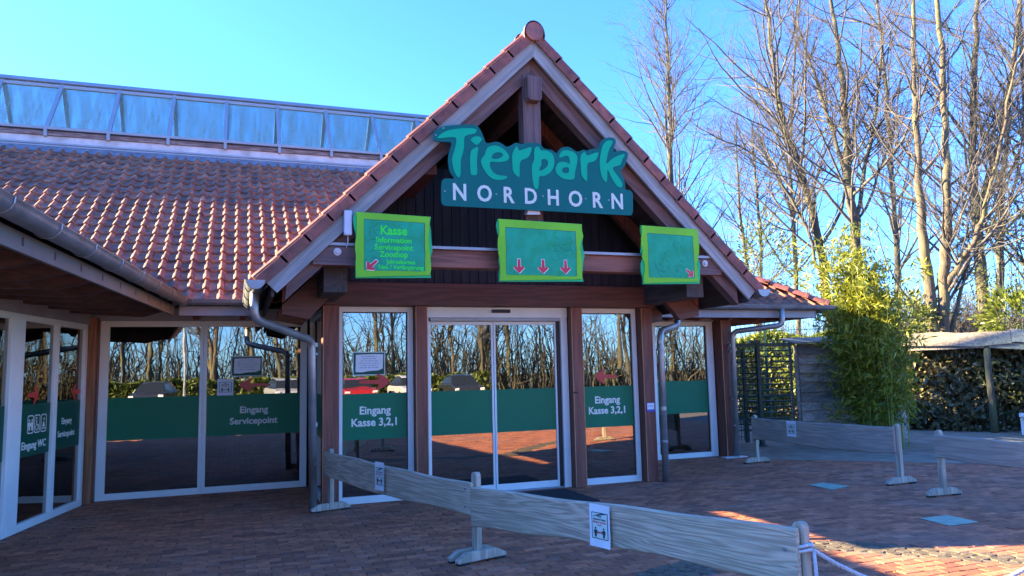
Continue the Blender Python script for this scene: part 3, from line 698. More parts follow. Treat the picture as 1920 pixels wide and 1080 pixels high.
# side glazing of the porch
for xs, nx in ((-.20, 1), (4.43, -1)):
    SP = Plane((xs, 1.88 if nx > 0 else 0.11), (0, -1 if nx > 0 else 1))
    window(SP, .02, 1.76, 0, 2.47, name='side_window')
# left main wall
LW = Plane((0, 1.884), (1, 0))
wL = window(LW, -2.98, -1.665, 0, 2.42, j=(.115, .045), head=.08); wR = window(LW, -1.663, -.235, 0, 2.42, j=(.05, .095), head=.08)
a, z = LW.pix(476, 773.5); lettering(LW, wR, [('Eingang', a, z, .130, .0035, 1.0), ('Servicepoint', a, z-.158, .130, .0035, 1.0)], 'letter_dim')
a, z = LW.pix(476, 722); decal('red_arrow', 'red_film', LW, wR, arrow_pts(.41, .175, True), a, z)
box('wall_panel', 'fascia', bld, -3.1, -.22, 1.86, 1.95, 2.422, 2.62, .003)
box('wall_panel', 'fascia', bld, 4.46, 7.2, 1.98, 2.06, 2.422, 2.62, .003)
# corner post left
post(-3.155, -2.99, 1.66, 1.93, 2.45, 'timber_orange', False); box('edge_strip', 'timber', bld, -2.988, -2.975, 1.75, 1.883, 0, 2.42, .002)
# wing wall
WA, WB = np.array([-3.47, -.44]), np.array([-3.074, 1.647]); WP = Plane(WA, WB-WA)
ws = [(-6.2, -4.6), (-4.6, -3.0), (-3.0, -1.4), (-1.4, .085), (.0, 0)]
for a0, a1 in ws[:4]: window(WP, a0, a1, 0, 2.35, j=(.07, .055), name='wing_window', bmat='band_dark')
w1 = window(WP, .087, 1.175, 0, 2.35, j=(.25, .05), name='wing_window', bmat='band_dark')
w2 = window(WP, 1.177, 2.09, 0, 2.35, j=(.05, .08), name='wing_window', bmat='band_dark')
WP.slab(-6.2, 2.12, 2.352, 2.60, -.08, .01).build('wall_panel', 'fascia', bld)
lettering(WP, w1, [('Eingang WC', .735, .865, .118, .002, 1.02)], 'letter_white')
lettering(WP, w2, [('Eingang', 1.60, 1.085, .105, .002, .95), ('Servicepoint', 1.60, .93, .105, .002, .95)], 'letter_white')
def rrect(x0, x1, y0, y1, r, n=4):
    P = []
    for cx, cy, a0 in ((x1-r, y1-r, 0), (x0+r, y1-r, 90), (x0+r, y0+r, 180), (x1-r, y0+r, 270)):
        P += [(cx+r*math.cos(math.radians(a0+90*k/n)), cy+r*math.sin(math.radians(a0+90*k/n))) for k in range(n+1)]
    return P
def person2(cx, cy, h):
    """pictogram person: head circle and body outline"""
    hd_ = [(cx+math.cos(t)*.11*h, cy+.86*h+math.sin(t)*.11*h) for t in np.linspace(0, 2*math.pi, 10, endpoint=False)]
    bd = [(cx-.20*h, cy+.70*h), (cx+.20*h, cy+.70*h), (cx+.26*h, cy+.36*h), (cx+.19*h, cy+.34*h), (cx+.14*h, cy+.56*h), (cx+.14*h, cy), (cx+.03*h, cy), (cx, cy+.32*h), (cx-.03*h, cy), (cx-.14*h, cy), (cx-.14*h, cy+.56*h), (cx-.19*h, cy+.34*h), (cx-.26*h, cy+.36*h)]
    return [hd_, bd]
icons = []
for k in range(3):
    x = .555+k*.165; icons += [rrect(x, x+.145, 1.03, 1.235, .03), rrect(x+.012, x+.133, 1.042, 1.223, .022)]
icons += person2(.600, 1.065, .13)+person2(.665, 1.065, .13)
x = .785; icons += [[(x+math.cos(t)*.036, 1.092+math.sin(t)*.036) for t in np.linspace(0, 2*math.pi, 14, endpoint=False)], [(x+math.cos(t)*.026, 1.092+math.sin(t)*.026) for t in np.linspace(0, 2*math.pi, 14, endpoint=False)],
          [(x-.02, 1.13), (x+.0, 1.13), (x+.002, 1.175), (x-.018, 1.175)], [(x-.01+math.cos(t)*.013, 1.195+math.sin(t)*.013) for t in np.linspace(0, 2*math.pi, 10, endpoint=False)], [(x+.025, 1.13), (x+.04, 1.13), (x+.055, 1.06), (x+.042, 1.06)]]
x = .955; icons += [[(x-.045, 1.065), (x+.05, 1.065), (x+.05, 1.078), (x-.045, 1.078)], [(x-.03, 1.09), (x+.035, 1.09), (x+.01, 1.15), (x-.005, 1.15)], [(x+.012+math.cos(t)*.015, 1.178+math.sin(t)*.015) for t in np.linspace(0, 2*math.pi, 10, endpoint=False)]]
poly_mb(icons, lambda u, v: WP.p(u, v, -.0335), WP.n*.001).build('pictogram', 'letter_white', w1)
for (u, v, lf_) in ((.66, 1.46, False), (1.86, 1.47, False)): decal('red_arrow', 'red_film', WP, w1 if u < 1 else w2, arrow_pts(.26, .20, u > 1), u, v)
# right main wall
RW = Plane((0, 2.0), (1, 0))
wE = window(RW, 5.45, 6.98, 0, 2.45, j=(.33, .14), head=.10); gasket(RW, wE, 5.78, 6.84, .085, 2.35)
post(7.0, 7.22, 1.76, 2.02, 2.45, 'timber')
window(RW, 4.47, 5.44, 0, 2.45)
box('plinth_slab', 'rail_white', bld, 6.85, 7.3, 1.60, 1.76, 0, .02, .004)
# ---- eaves
def eave_line(a, b, out, r=.072, zr=2.645):
    a = np.array(a, float); b = np.array(b, float); o_ = np.array(out, float); d = (b-a)/np.linalg.norm(b-a)
    g = empty('gutter', (a+b)/2+np.array([0, 0, 2.6]), bld)
    mb = MB(); half_gutter(mb, a+np.array([0, 0, zr]), b+np.array([0, 0, zr]), r, out=o_); mb.build('channel', 'zinc', g, smooth=True)
    n = max(2, int(np.linalg.norm(b-a)/.8))
    for i in range(n):
        c = a+(b-a)*(i+.5)/n; mb = MB()
        pts = [c+o_*(math.cos(t)*(r+.006))+np.array([0, 0, zr-math.sin(t)*(r+.006)]) for t in np.linspace(-.1, math.pi+.1, 9)]
        mb.tube(pts, .006, 5); mb.build('bracket', 'zinc', g)
    for e in (a, b):
        ring = [e+o_*(math.cos(t)*(r-.003))+np.array([0, 0, zr-math.sin(t)*(r-.003)]) for t in np.linspace(0, math.pi, 10)]
        MB().prism(ring, d*(.004 if e is b else -.004)).build('end_cap', 'zinc', g)
    return g
eave_line((-2.02, 1.07, 0), (-1.06, 1.07, 0), (0, -1, 0)); eave_line((5.32, 1.07, 0), (8.93, 1.07, 0), (0, -1, 0))
wd = (G1-G0); wd[2] = 0; wd /= np.linalg.norm(wd); wo_ = np.array([-wd[1], wd[0], 0]); wo_ = wo_ if wo_[0] > 0 else -wo_
g0 = G0*[1, 1, 0]+wo_*.08; eave_line(g0-wd*.08, g0+wd*7.2, wo_, .088, 2.65)
eave_line((-1.05, -1.60, 0), (-1.05, 1.0, 0), (-1, 0, 0), .098, 2.60); eave_line((5.30, -1.60, 0), (5.30, 1.0, 0), (1, 0, 0), .098, 2.60)
def fascia(P0, P1, out, w=.03, mtl='fascia'):
    P0 = np.array(P0, float); P1 = np.array(P1, float)
    MB().prism([P0+[0, 0, 2.44], P1+[0, 0, 2.44], P1+[0, 0, 2.572], P0+[0, 0, 2.572]], -np.array(out)*w).build('fascia_board', mtl, bld, bevel=.003)
fascia((-1.95, 1.16, 0), (-.95, 1.16, 0), (0, -1, 0)); fascia((4.55, 1.16, 0), (8.62, 1.16, 0), (0, -1, 0)); fascia((8.62, 1.16, 0), (8.62, 14.8, 0), (1, 0, 0))
f0 = G0*[1, 1, 0]-wo_*.02; fascia(f0, f0+wd*7.2, wo_, mtl='fascia_dark')
for s in (-1, 1):
    xx = XC+s*3.02
    MB().prism([(xx, -1.49, 2.44), (xx, 1.2, 2.44), (xx, 1.2, 2.585), (xx, -1.49, 2.585)], (-s*.03, 0, 0)).build('fascia_board', 'soffit_wood', bld)
MB().prism([(-2.0, 1.20, 2.565), (-.3, 1.20, 2.565), (-.3, 1.9, 2.64), (-2.9, 1.9, 2.64)], (0, 0, .012)).build('soffit', 'timber_y', bld)
MB().prism([(4.5, 1.20, 2.565), (8.6, 1.20, 2.565), (8.6, 2.05, 2.64), (4.5, 2.05, 2.64)], (0, 0, .012)).build('soffit', 'timber_y', bld)
w_in = WP.p(2.1, 2.63); w_in2 = WP.p(-6.2, 2.63)
MB().add([f0+[0, 0, 2.565], f0+wd*7.2+[0, 0, 2.565], w_in2, w_in], [(0, 1, 2, 3)]).build('soffit', 'soffit_wood', bld)
def tail(a, b, mtl='timber_y'):
    """rafter tail with a notched underside"""
    a = np.array(a, float); b = np.array(b, float); d = b-a; h = np.array([0, 0, 1.]); sd_ = np.cross(d, h); sd_ /= np.linalg.norm(sd_)
    P = [a+h*.0, b+h*.0, b-h*.06, a+d*.72-h*.15, a+d*.35-h*.13, a-h*.10]
    MB().prism([p-sd_*.04 for p in P], sd_*.08).build('rafter_tail', mtl, bld, bevel=.004)
for i in range(10):
    q = f0+wd*(.35+i*.62); s_ = ((q-WP.o)@WP.u); tail(WP.p(s_, 2.56), q+np.array([0, 0, 2.545]), 'tail_wood')
for x in (-1.75, -1.15, 5.1, 5.7, 6.3, 6.9, 7.5, 8.1): tail((x, 1.87, 2.56), (x, 1.20, 2.545))
for i in range(8): tail((7.25, 2.3+i*.7, 2.56), (8.55, 2.3+i*.7, 2.545), 'timber_x')
# porch eave ends: rafter feet seen under the overhang
for s in (-1, 1):
    for yy in (-.55, .45):
        MB().prism([(XC+s*2.30, yy, 2.98), (XC+s*2.86, yy, 2.44), (XC+s*2.86, yy, 2.33), (XC+s*2.55, yy, 2.27), (XC+s*2.30, yy, 2.55)], (0, .12, 0)).build('rafter_foot', 'timber_x', bld, bevel=.005)
# ---- downpipes
def downpipe(pts, clamp=True):
    pts = [np.array(p, float) for p in pts]; out = [pts[0]]
    for a, b, c in zip(pts[:-2], pts[1:-1], pts[2:]):       # round the bends
        r = .11; d1 = (a-b)/np.linalg.norm(a-b); d2 = (c-b)/np.linalg.norm(c-b)
        r1 = min(r, np.linalg.norm(a-b)*.48); r2 = min(r, np.linalg.norm(c-b)*.48)
        for t in np.linspace(0, 1, 6): out.append((1-t)**2*(b+d1*r1)+2*t*(1-t)*b+t*t*(b+d2*r2))
    out.append(pts[-1]); dp = empty('downpipe', pts[-1], bld)
    mb = MB(); mb.tube(out, .048, 14); mb.build('pipe', 'zinc_pipe', dp, smooth=True)
    f = pts[-1]
    for z in (1.85, .55): MB().tube([(f[0], f[1], z), (f[0], f[1], z+.03)], .054, 14).build('clamp', 'zinc', dp)
    for z in (1.95, 1.0): MB().tube([(f[0], f[1], z), (f[0], f[1], z+.05)], .0515, 14).build('sleeve', 'zinc_pipe', dp)
    return dp
downpipe([(-1.05, -1.2, 2.60), (-1.05, -1.2, 2.22), (-.37, -.36, 2.03), (-.345, -.33, 0)])
downpipe([(5.28, .45, 2.60), (5.26, .45, 2.26), (4.56, -.18, 2.13), (4.53, -.21, 0)])
downpipe([(7.78, 1.06, 2.60), (7.78, 1.06, 2.30), (7.15, 1.64, 2.22), (7.13, 1.68, 0)])
# ---- hidden shell: interior, side and rear walls
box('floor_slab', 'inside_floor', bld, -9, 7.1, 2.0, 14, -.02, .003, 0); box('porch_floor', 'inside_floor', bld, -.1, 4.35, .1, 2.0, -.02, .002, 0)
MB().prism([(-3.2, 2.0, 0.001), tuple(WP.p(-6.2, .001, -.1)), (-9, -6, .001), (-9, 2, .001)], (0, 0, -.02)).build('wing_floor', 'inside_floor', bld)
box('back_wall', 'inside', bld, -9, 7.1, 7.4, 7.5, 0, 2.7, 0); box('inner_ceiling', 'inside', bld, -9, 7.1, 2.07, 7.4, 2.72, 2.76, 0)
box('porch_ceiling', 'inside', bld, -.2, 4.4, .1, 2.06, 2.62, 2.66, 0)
box('outer_wall', 'render_wall', bld, 7.06, 7.2, 2.06, 14, 0, 2.9, 0); box('outer_wall', 'render_wall', bld, -9.1, -9, -6, 14, 0, 2.9, 0)
box('outer_wall', 'render_wall', bld, -9, 7.1, 14, 14.1, 0, 2.9, 0); box('outer_wall', 'render_wall', bld, -9, -4.7, -6.3, -6.2, 0, 2.9, 0)
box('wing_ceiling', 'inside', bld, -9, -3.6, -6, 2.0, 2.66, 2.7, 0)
for x in (5.9, 6.55): box('inner_post', 'inner_wood', bld, x, x+.09, 3.2, 3.3, 0, 2.3, .003)
box('inner_rail', 'inner_wood', bld, 5.8, 7.0, 3.21, 3.29, .42, .52, .003); box('inner_rail', 'inner_wood', bld, 5.8, 7.0, 3.21, 3.29, 2.0, 2.08, .003)
box('inner_panel', 'paper', bld, -2.2, -1.3, 7.36, 7.39, 1.2, 1.9, 0); box('inner_panel', 'board_text', bld, 1.6, 2.4, 7.36, 7.39, 1.3, 1.9, 0)
box('inner_counter', 'render_wall', bld, -2.4, -.9, 4.2, 4.8, 0, 1.05, .01); box('inner_counter', 'inside', bld, 1.2, 3.4, 5.2, 5.8, 0, 1.05, .01)

# ================================================================== SIGNS
YS = -1.66
def sg(x, y): p = PY(800+x/4.8, 220+y/4.8, YS); return p[0], p[2]
big = empty('entrance_sign', (2.18, YS, 3.49), label='large teal cut-out sign with hand-lettered word above NORDHORN under the gable', cat='sign')
outl = [(62, 165), (75, 125), (110, 98), (170, 76), (330, 65), (420, 67), (462, 82), (490, 125), (515, 180), (540, 232), (620, 220), (665, 230), (720, 264), (765, 248), (805, 228), (850, 241), (900, 230), (960, 228), (1020, 240), (1050, 275), (1090, 288), (1130, 295), (1170, 322), (1200, 285), (1240, 266), (1290, 270), (1340, 303), (1375, 306), (1410, 290), (1440, 299), (1490, 282), (1545, 279), (1562, 230), (1595, 192), (1650, 180), (1690, 190), (1703, 220), (1692, 260), (1684, 308), (1725, 300), (1785, 302), (1812, 330), (1802, 380), (1780, 440), (1748, 482), (1770, 540), (1785, 590), (1790, 648),
        (1830, 657), (1852, 680), (1856, 720), (1856, 820), (1852, 862), (1835, 882), (1800, 881), (1000, 838), (200, 798), (160, 794), (136, 765), (132, 720), (132, 620), (140, 570), (170, 550), (248, 550), (217, 500), (199, 440), (195, 360), (210, 290), (220, 228), (150, 219), (90, 214), (64, 195)]
ol = [sg(x, y) for x, y in smooth_loop(outl, 3)]
poly_mb([ol], lambda a, b: (a, YS, b), (0, .025, 0)).build('sign_panel', 'sign_teal', big, bevel=.003)
GL = dict(
 T=[[(95, 182), (150, 137), (220, 113), (330, 100), (432, 104), (448, 122), (430, 146), (352, 166), (336, 200), (335, 270), (318, 340), (305, 400), (305, 480), (297, 538), (272, 532), (245, 480), (229, 405), (230, 362), (247, 305), (262, 240), (262, 186), (200, 181), (130, 188)]],
 i=[[(395, 205), (420, 180), (455, 172), (490, 185), (492, 208), (455, 248), (430, 240)], [(402, 300), (432, 276), (462, 272), (456, 330), (450, 400), (454, 480), (448, 516), (415, 522), (396, 508), (391, 440), (391, 350)]],
 e=[[(560, 265), (620, 255), (690, 285), (738, 345), (733, 380), (700, 398), (640, 405), (577, 402), (568, 440), (592, 488), (640, 520), (715, 530), (716, 550), (660, 565), (600, 556), (550, 522), (507, 458), (487, 405), (496, 370), (520, 337), (532, 300)], [(582, 365), (602, 328), (640, 316), (678, 325), (684, 348), (652, 371), (612, 377)]],
 r=[[(787, 290), (813, 263), (828, 298), (868, 290), (940, 270), (930, 330), (902, 368), (852, 387), (836, 432), (834, 525), (822, 538), (777, 490), (772, 420), (768, 350)]],
 p=[[(966, 310), (977, 272), (1008, 266), (1028, 299), (1072, 300), (1128, 330), (1147, 388), (1140, 450), (1108, 500), (1052, 530), (1012, 536), (1008, 600), (998, 640), (972, 640), (956, 590), (946, 500), (947, 430), (966, 380)], [(1032, 386), (1062, 376), (1090, 400), (1084, 440), (1052, 468), (1018, 484), (1014, 460), (1030, 430)]],
 a=[[(1192, 350), (1216, 306), (1270, 298), (1330, 320), (1355, 362), (1350, 420), (1332, 500), (1324, 555), (1262, 560), (1202, 540), (1162, 492), (1162, 450), (1192, 406), (1250, 405), (1284, 420), (1284, 372), (1258, 346), (1202, 364)], [(1222, 460), (1258, 450), (1279, 462), (1274, 498), (1242, 505), (1219, 490)]],
 r2=[[(1396, 330), (1424, 311), (1444, 345), (1538, 315), (1530, 370), (1500, 399), (1452, 413), (1442, 460), (1444, 555), (1434, 576), (1392, 520), (1386, 440), (1381, 370)]],
 k=[[(1577, 270), (1620, 216), (1664, 212), (1670, 232), (1640, 290), (1622, 360), (1618, 418), (1680, 366), (1778, 331), (1757, 385), (1738, 430), (1672, 455), (1710, 520), (1753, 580), (1757, 624), (1722, 628), (1682, 580), (1642, 502), (1626, 472), (1622, 558), (1610, 584), (1577, 540), (1561, 470), (1556, 390)]])
for nm, loops in GL.items():
    L2 = [[sg(x, y) for x, y in smooth_loop(lp, 3)] for lp in loops]
    poly_mb(L2, lambda a, b: (a, YS-.006, b), (0, .007, 0)).build('letter', 'sign_letter', big)
for ch, cx, y0, y1 in zip('NORDHORN', (297, 521, 735, 936, 1140, 1340, 1534, 1716), (592, 607, 622, 634, 646, 658, 670, 682), (744, 754, 767, 776, 788, 800, 811, 822)):
    x0, zb = sg(cx, y1); _, zt = sg(cx, y0); me = text_mesh(ch, (zt-zb)/.73, .003, .006, sx=.86)
    V = [(x0+p.co.x, YS-.003-p.co.z, zb+p.co.y) for p in me.vertices]
    MB().add(V, [tuple(f.vertices)[::-1] for f in me.polygons]).build('letter', 'sign_silver', big)
for (x, y) in ((163, 664), (627, 692), (1047, 710), (1430, 733), (1640, 745), (150, 98), (82, 160)):
    px, pz = sg(x, y); MB().tube([(px, YS-.001, pz), (px, YS-.006, pz)], .009, 8).build('screw', 'sign_edge', big)
for xx in (1.35, 2.128, 3.0): box('bracket', 'alu_grey', big, xx-.02, xx+.02, YS+.026, -1.47, 3.60, 3.64, 0)
# floodlight below the sign
fl = empty('floodlight', (2.0, -1.6, 3.40), label='small white floodlight on the king post under the big sign', cat='lamp')
MB().prism([(1.96, -1.62, 3.43), (2.14, -1.62, 3.44), (2.12, -1.62, 3.49), (1.98, -1.62, 3.49)], (0, .10, .02)).build('housing', 'grey_plastic', fl, bevel=.006)
box('arm', 'alu_grey', fl, 2.04, 2.07, -1.52, -1.455, 3.46, 3.49, 0)
def wavy(x0, x1, z0, z1, seed, amp=.012, drop=0.):
    r = random.Random(seed); P = []
    def side(a, b, n):
        for k in range(n):
            t = k/n; e = amp*(.55*math.sin(t*6.3*r.uniform(.8, 1.3)+seed)+r.uniform(-.5, .5)) if k else 0
            x = a[0]+(b[0]-a[0])*t; z = a[1]+(b[1]-a[1])*t
            if a[1] == b[1]: z += e*1.2
            else: x += e
            P.append((x, z))
    side((x0, z0), (x1-drop*.3, z0+drop), 11); side((x1-drop*.3, z0+drop), (x1, z1-.005), 9); side((x1, z1-.005), (x0, z1+.01), 11); side((x0, z1+.01), (x0, z0), 9)
    return P
def info_board(p0, p1, inner0, inner1, seed, label):
    a = PY(*p0, YS); b = PY(*p1, YS); c = PY(*inner0, YS); d = PY(*inner1, YS)
    x0, x1, z1, z0 = a[0], b[0], a[2], b[2]; ix0, ix1, iz1, iz0 = c[0], d[0], c[2], d[2]
    t = empty('info_board', ((x0+x1)/2, YS, z0), label=label, cat='sign', group='wavy green boards across the porch')
    f = lambda u, v: (u, YS, v)
    poly_mb([wavy(x0-.006, x1+.012, z0-.012, z1+.004, seed+3, .030, .02)], lambda u, v: (u, YS+.012, v), (0, .02, 0)).build('backing_board', 'board_aqua', t)
    out = wavy(x0, x1, z0, z1, seed, .024, .035)
    poly_mb([out], lambda u, v: (u, YS, v), (0, .012, 0)).build('frame_board', 'board_green', t)
    inn = wavy(ix0, ix1, iz0, iz1, seed+9, .004)
    poly_mb([inn], lambda u, v: (u, YS-.004, v), (0, .0035, 0)).build('teal_panel', 'board_teal', t)
    edge = [(u+(.008 if u > (ix0+ix1)/2 else -.002), v+.006) for u, v in inn]
    poly_mb([edge], lambda u, v: (u, YS-.0006, v), (0, .0005, 0)).build('shadow_line', 'print_dark', t)
    for xx in (x0+.2, x1-.2): box('bracket', 'alu_grey', t, xx-.02, xx+.02, YS+.033, -1.535, (z0+z1)/2-.02, (z0+z1)/2+.02, 0)
    # faint printed swirls
    mb = MB(); r = random.Random(seed)
    for k in range(7):
        cx = ix0+(ix1-ix0)*r.uniform(.55 if seed == 2 else .1, .92); cz = iz0+(iz1-iz0)*r.uniform(.15, .85); R_ = r.uniform(.03, .11); tw = r.uniform(0, 6)
        pts = [(cx+math.cos(tw+t)*R_*(1-.09*t)*1.1, YS-.0042, cz+math.sin(tw+t)*R_*(1-.09*t)) for t in np.linspace(0, 7.5, 26)]
        pts = [(min(max(p[0], ix0+.01), ix1-.01), p[1], min(max(p[2], iz0+.01), iz1-.01)) for p in pts]
        mb.tube(pts, .0026, 4)
    mat('swirl', (.014, .30, .145), .5) if 'swirl' not in MATS else None
    mb.build('printed_swirl', 'swirl', t)
    return t, (x0, x1, z0, z1)
def red_arrow(t, px, py, L, ang):
    p = PY(px, py, YS); base = [(-.5, -.09), (-.5, .09), (.08, .13), (.0, .36), (.12, .42), (.5, 0), (.12, -.42), (0, -.36), (.08, -.13)]
    c, s = math.cos(ang), math.sin(ang)
    for k, th, mtl, nm in ((1.0, .0065, 'letter_white', 'arrow_outline'), (.80, .0085, 'red', 'arrow')):
        lp = []
        for x, y in base:
            g_ = .06 if k == 1 else 0; X = x*L+math.copysign(g_*L*.6, x); Y = y*L*.95+math.copysign(g_*L*.6, y); lp.append((p[0]+X*c-Y*s, p[2]+X*s+Y*c))
        poly_mb([lp], lambda u, v: (u, YS-th, v), (0, .0018, 0)).build(nm, mtl, t)
t1, _ = info_board((668, 399), (808, 522), (683, 413), (796, 509), 1, 'wavy green board reading Kasse Information Servicepoint Zooshop with one red arrow')
def ptxt(t, items, mtl, name='lettering'):
    L_ = []
    for s, x, y, sz, wt, sx in items:
        p = PY(x, y, YS); L_.append((s, p[0], p[2], sz, wt, sx))
    join_text(name, L_, (0, YS-.0046, 0), (1, 0, 0), (0, 0, 1), mtl, t)
ptxt(t1, [('Kasse', 738, 440, .135, .004, .95), ('Information', 738.5, 455.5, .086, .0022, .98), ('Servicepoint', 738.5, 469, .086, .0022, .98), ('Zooshop', 738.5, 482, .086, .0022, .98), ('Jahreskarten', 752, 495, .066, .0016, .95), ('Neu / Verlängerung', 752, 505, .066, .0016, .95)], 'board_text')
red_arrow(t1, 697, 497, .15, math.radians(222))
t2, _ = info_board((935, 412), (1094, 529), (948, 428), (1081, 518), 2, 'wide wavy green board with three red arrows pointing down')
for x in (973, 1018, 1060): red_arrow(t2, x, 499+(x-973)*.02, .165, math.radians(-90))
t3, _ = info_board((1203, 424), (1312, 533), (1214, 439), (1302, 522), 3, 'small wavy green board with a single red arrow in its corner')
red_arrow(t3, 1293, 512, .13, math.radians(-42))
# antenna box on the barge board
ab = empty('antenna_box', (-.06, YB, 3.1), label='slim pale grey antenna box fixed to the left barge board', cat='antenna')
p0 = PY(645, 441, -1.60); p1 = PY(660, 395, -1.60)
box('case', 'grey_plastic', ab, p0[0], p1[0], -1.62, -1.552, p0[2], p1[2], .012)
MB().tube([((p0[0]+p1[0])/2, -1.585, p0[2]), ((p0[0]+p1[0])/2+.005, -1.56, p0[2]-.08), ((p0[0]+p1[0])/2-.01, -1.53, p0[2]-.12)], .005, 6).build('cable', 'white_paint', ab)
# small plate and sensor on porch posts
pt_ = empty('wall_plate', (4.36, PF, 1.1), label='small blue and white info plate screwed to the corner post', cat='plate')
q = PY(1219, 763, PF); box('plate', 'blue_plate', pt_, q[0]-.062, q[0]+.066, PF-.012, PF-.001, q[2]-.07, q[2]+.062, .003)
box('print', 'paper', pt_, q[0]-.054, q[0]+.060, PF-.0135, PF-.0122, q[2]-.035, q[2]+.055, 0)
for k in (-.03, 0, .03): box('symbol', 'print_dark', pt_, q[0]+k-.006, q[0]+k+.006, PF-.0148, PF-.0138, q[2]+.008, q[2]+.02, 0)
q = PY(1079, 736, PF); box('door_contact', 'black', None, q[0]-.03, q[0]+.03, PF-.022, PF-.001, q[2]-.012, q[2]+.012, .003, label='tiny black contact sensor screwed to the post beside the door', cat='sensor')
# ------------------------------------------------------------------ paper notices
def notice_lines(pl, t, a0, a1, z0, z1, n, out, seed, frame=None):
    r = random.Random(seed); mb = MB(); h = (z1-z0)
    for k in range(n):
        z = z1-h*(.16+.72*k/max(1, n-1)); w = (a1-a0)*r.uniform(.55, .84); c = (a0+a1)/2; x = c-w/2
        while x < c+w/2:
            l = r.uniform(.02, .05); e = min(x+l, c+w/2)
            mb.add([pl.p(x, z, out), pl.p(e, z, out), pl.p(e, z+h*.035, out), pl.p(x, z+h*.035, out)], [(0, 1, 2, 3)]); x += l+.010
    mb.build('printed_lines', 'print_grey', t)
def window_notice(pl, c0, c1, label, seed):
    a0, z1 = pl.pix(*c0); a1, z0 = pl.pix(*c1)
    t = empty('paper_notice', pl.p((a0+a1)/2, z0, -.03), label=label, cat='notice', group='paper notices behind tape on the glass')
    pl.slab(a0, a1, z0, z1, -.0368, -.0352).build('backing_sheet', 'print_dark' if 0 else 'paper_green', t)
    pl.slab(a0+.012, a1-.012, z0+.012, z1-.012, -.0352, -.0344).build('dark_border', 'band_dark', t)
    loop = [(a0+.035, z0+.045), (a0+.12, z0+.04), ((a0+a1)/2, z0+.055), (a1-.09, z0+.06), (a1-.03, z0+.085), (a1-.025, z1-.03), (a1-.15, z1-.028), (a0+.04, z1-.035)]
    poly_mb([loop], lambda u, v: pl.p(u, v, -.0344), pl.n*.001).build('sheet', 'paper_blue', t)
    notice_lines(pl, t, a0+.05, a1-.05, z0+.07, z1-.03, 6, -.0330, seed); return t
window_notice(FR, (662, 660), (723, 703), 'landscape pale blue notice above the right-pointing arrow on the porch window', 3)
window_notice(LW, (434, 668), (492, 705), 'landscape pale blue notice above the arrow on the Servicepoint window', 4)
def distance_sheet(P, u, upv, w, h, label, group, tone='paper_blue', curl=0.0):
    """A4 sheet 'Bitte Abstand halten' with two figures and a red double arrow"""
    P = np.array(P, float); u = np.array(u, float); u /= np.linalg.norm(u); upv = np.array(upv, float); n = np.cross(u, upv); n /= np.linalg.norm(n)
    def cv(x, y): return (.010*(x/w)**2*2.0+.03*max(0, (-y/h)-.33))*curl
    def q(x, y, o=0.): return P+u*x+upv*y+n*(o+cv(x, y))
    t = empty('distance_notice', P-upv*h/2, label=label, cat='notice', group=group)
    mb = MB(); N = 8; V = [q(-w/2+w*i/N, -h/2+h*j/N, .003) for j in range(N+1) for i in range(N+1)]
    mb.add(V, [(j*(N+1)+i, j*(N+1)+i+1, (j+1)*(N+1)+i+1, (j+1)*(N+1)+i) for j in range(N) for i in range(N)]); mb.build('sheet', tone, t, smooth=True)
    def flat(nm, loops, mtl, o):
        poly_mb(loops, lambda x, y: q(x, y, o), n*.0004).build(nm, mtl, t)
    fw, fh = w*.40, h*.31
    def rect(x0, x1, y0, y1, k=6):
        return [(x0+(x1-x0)*i/k, y0) for i in range(k)]+[(x1, y0+(y1-y0)*i/k) for i in range(k)]+[(x1-(x1-x0)*i/k, y1) for i in range(k)]+[(x0, y1-(y1-y0)*i/k) for i in range(k)]
    flat('print_frame', [rect(-fw, fw, -fh, fh)], 'print_dark', .0038); flat('print_field', [rect(-fw*.92, fw*.92, -fh*.94, fh*.94)], 'paper_green', .0046)
    for nm, mtl, its in (('lettering', 'print_dark', (('Bitte', .66), ('Abstand halten', .42))), ('red_lettering', 'print_red', (('Afstand houden', .20), ('a.u.b.', .0)))):
        mb = MB()
        for s, v in its:
            me = text_mesh(s, h*.072, .0, .0006); mx = max(p.co.x for p in me.vertices)*2; k = min(1, fw*1.7/mx)
            mb.add([q(p.co.x*k, fh*v+p.co.y, .0085) for p in me.vertices], [tuple(f.vertices) for f in me.polygons]); bpy.data.meshes.remove(me)
        mb.build(nm, mtl, t)
    figs = person2(-fw*.5, -fh*.86, h*.24)+person2(fw*.5, -fh*.86, h*.24); flat('figures', figs, 'print_dark', .0085)
    a_ = w*.14; flat('arrow', [[(-a_, -fh*.5), (-a_*.5, -fh*.38), (-a_*.5, -fh*.45), (a_*.5, -fh*.45), (a_*.5, -fh*.38), (a_, -fh*.5), (a_*.5, -fh*.62), (a_*.5, -fh*.55), (-a_*.5, -fh*.55), (-a_*.5, -fh*.62)]], 'print_red', .0085)
    return t
a, z = LW.pix(422.5, 726); distance_sheet(LW.p(a, z, -.0365), LW.u, np.array([0, 0, 1.]), .215, .235, 'square distance notice with two figures stuck on the Servicepoint window', 'keep-distance notices', 'paper')
# colourful leaflet behind the right porch window and a white one in the door
a, z = FR.pix(1104, 703); lf_ = empty('leaflet', FR.p(a, z-.15, -.05), label='blue, lime and white leaflet inside the right porch window', cat='leaflet')
FR.slab(a-.135, a+.13, z-.14, z+.14, -.052, -.0505).build('sheet', 'paper', lf_); FR.slab(a-.135, a+.13, z+.08, z+.14, -.0503, -.0492).build('blue_band', 'blue_plate', lf_); FR.slab(a-.135, a+.13, z+.02, z+.079, -.0503, -.0492).build('lime_band', 'print_lime', lf_)

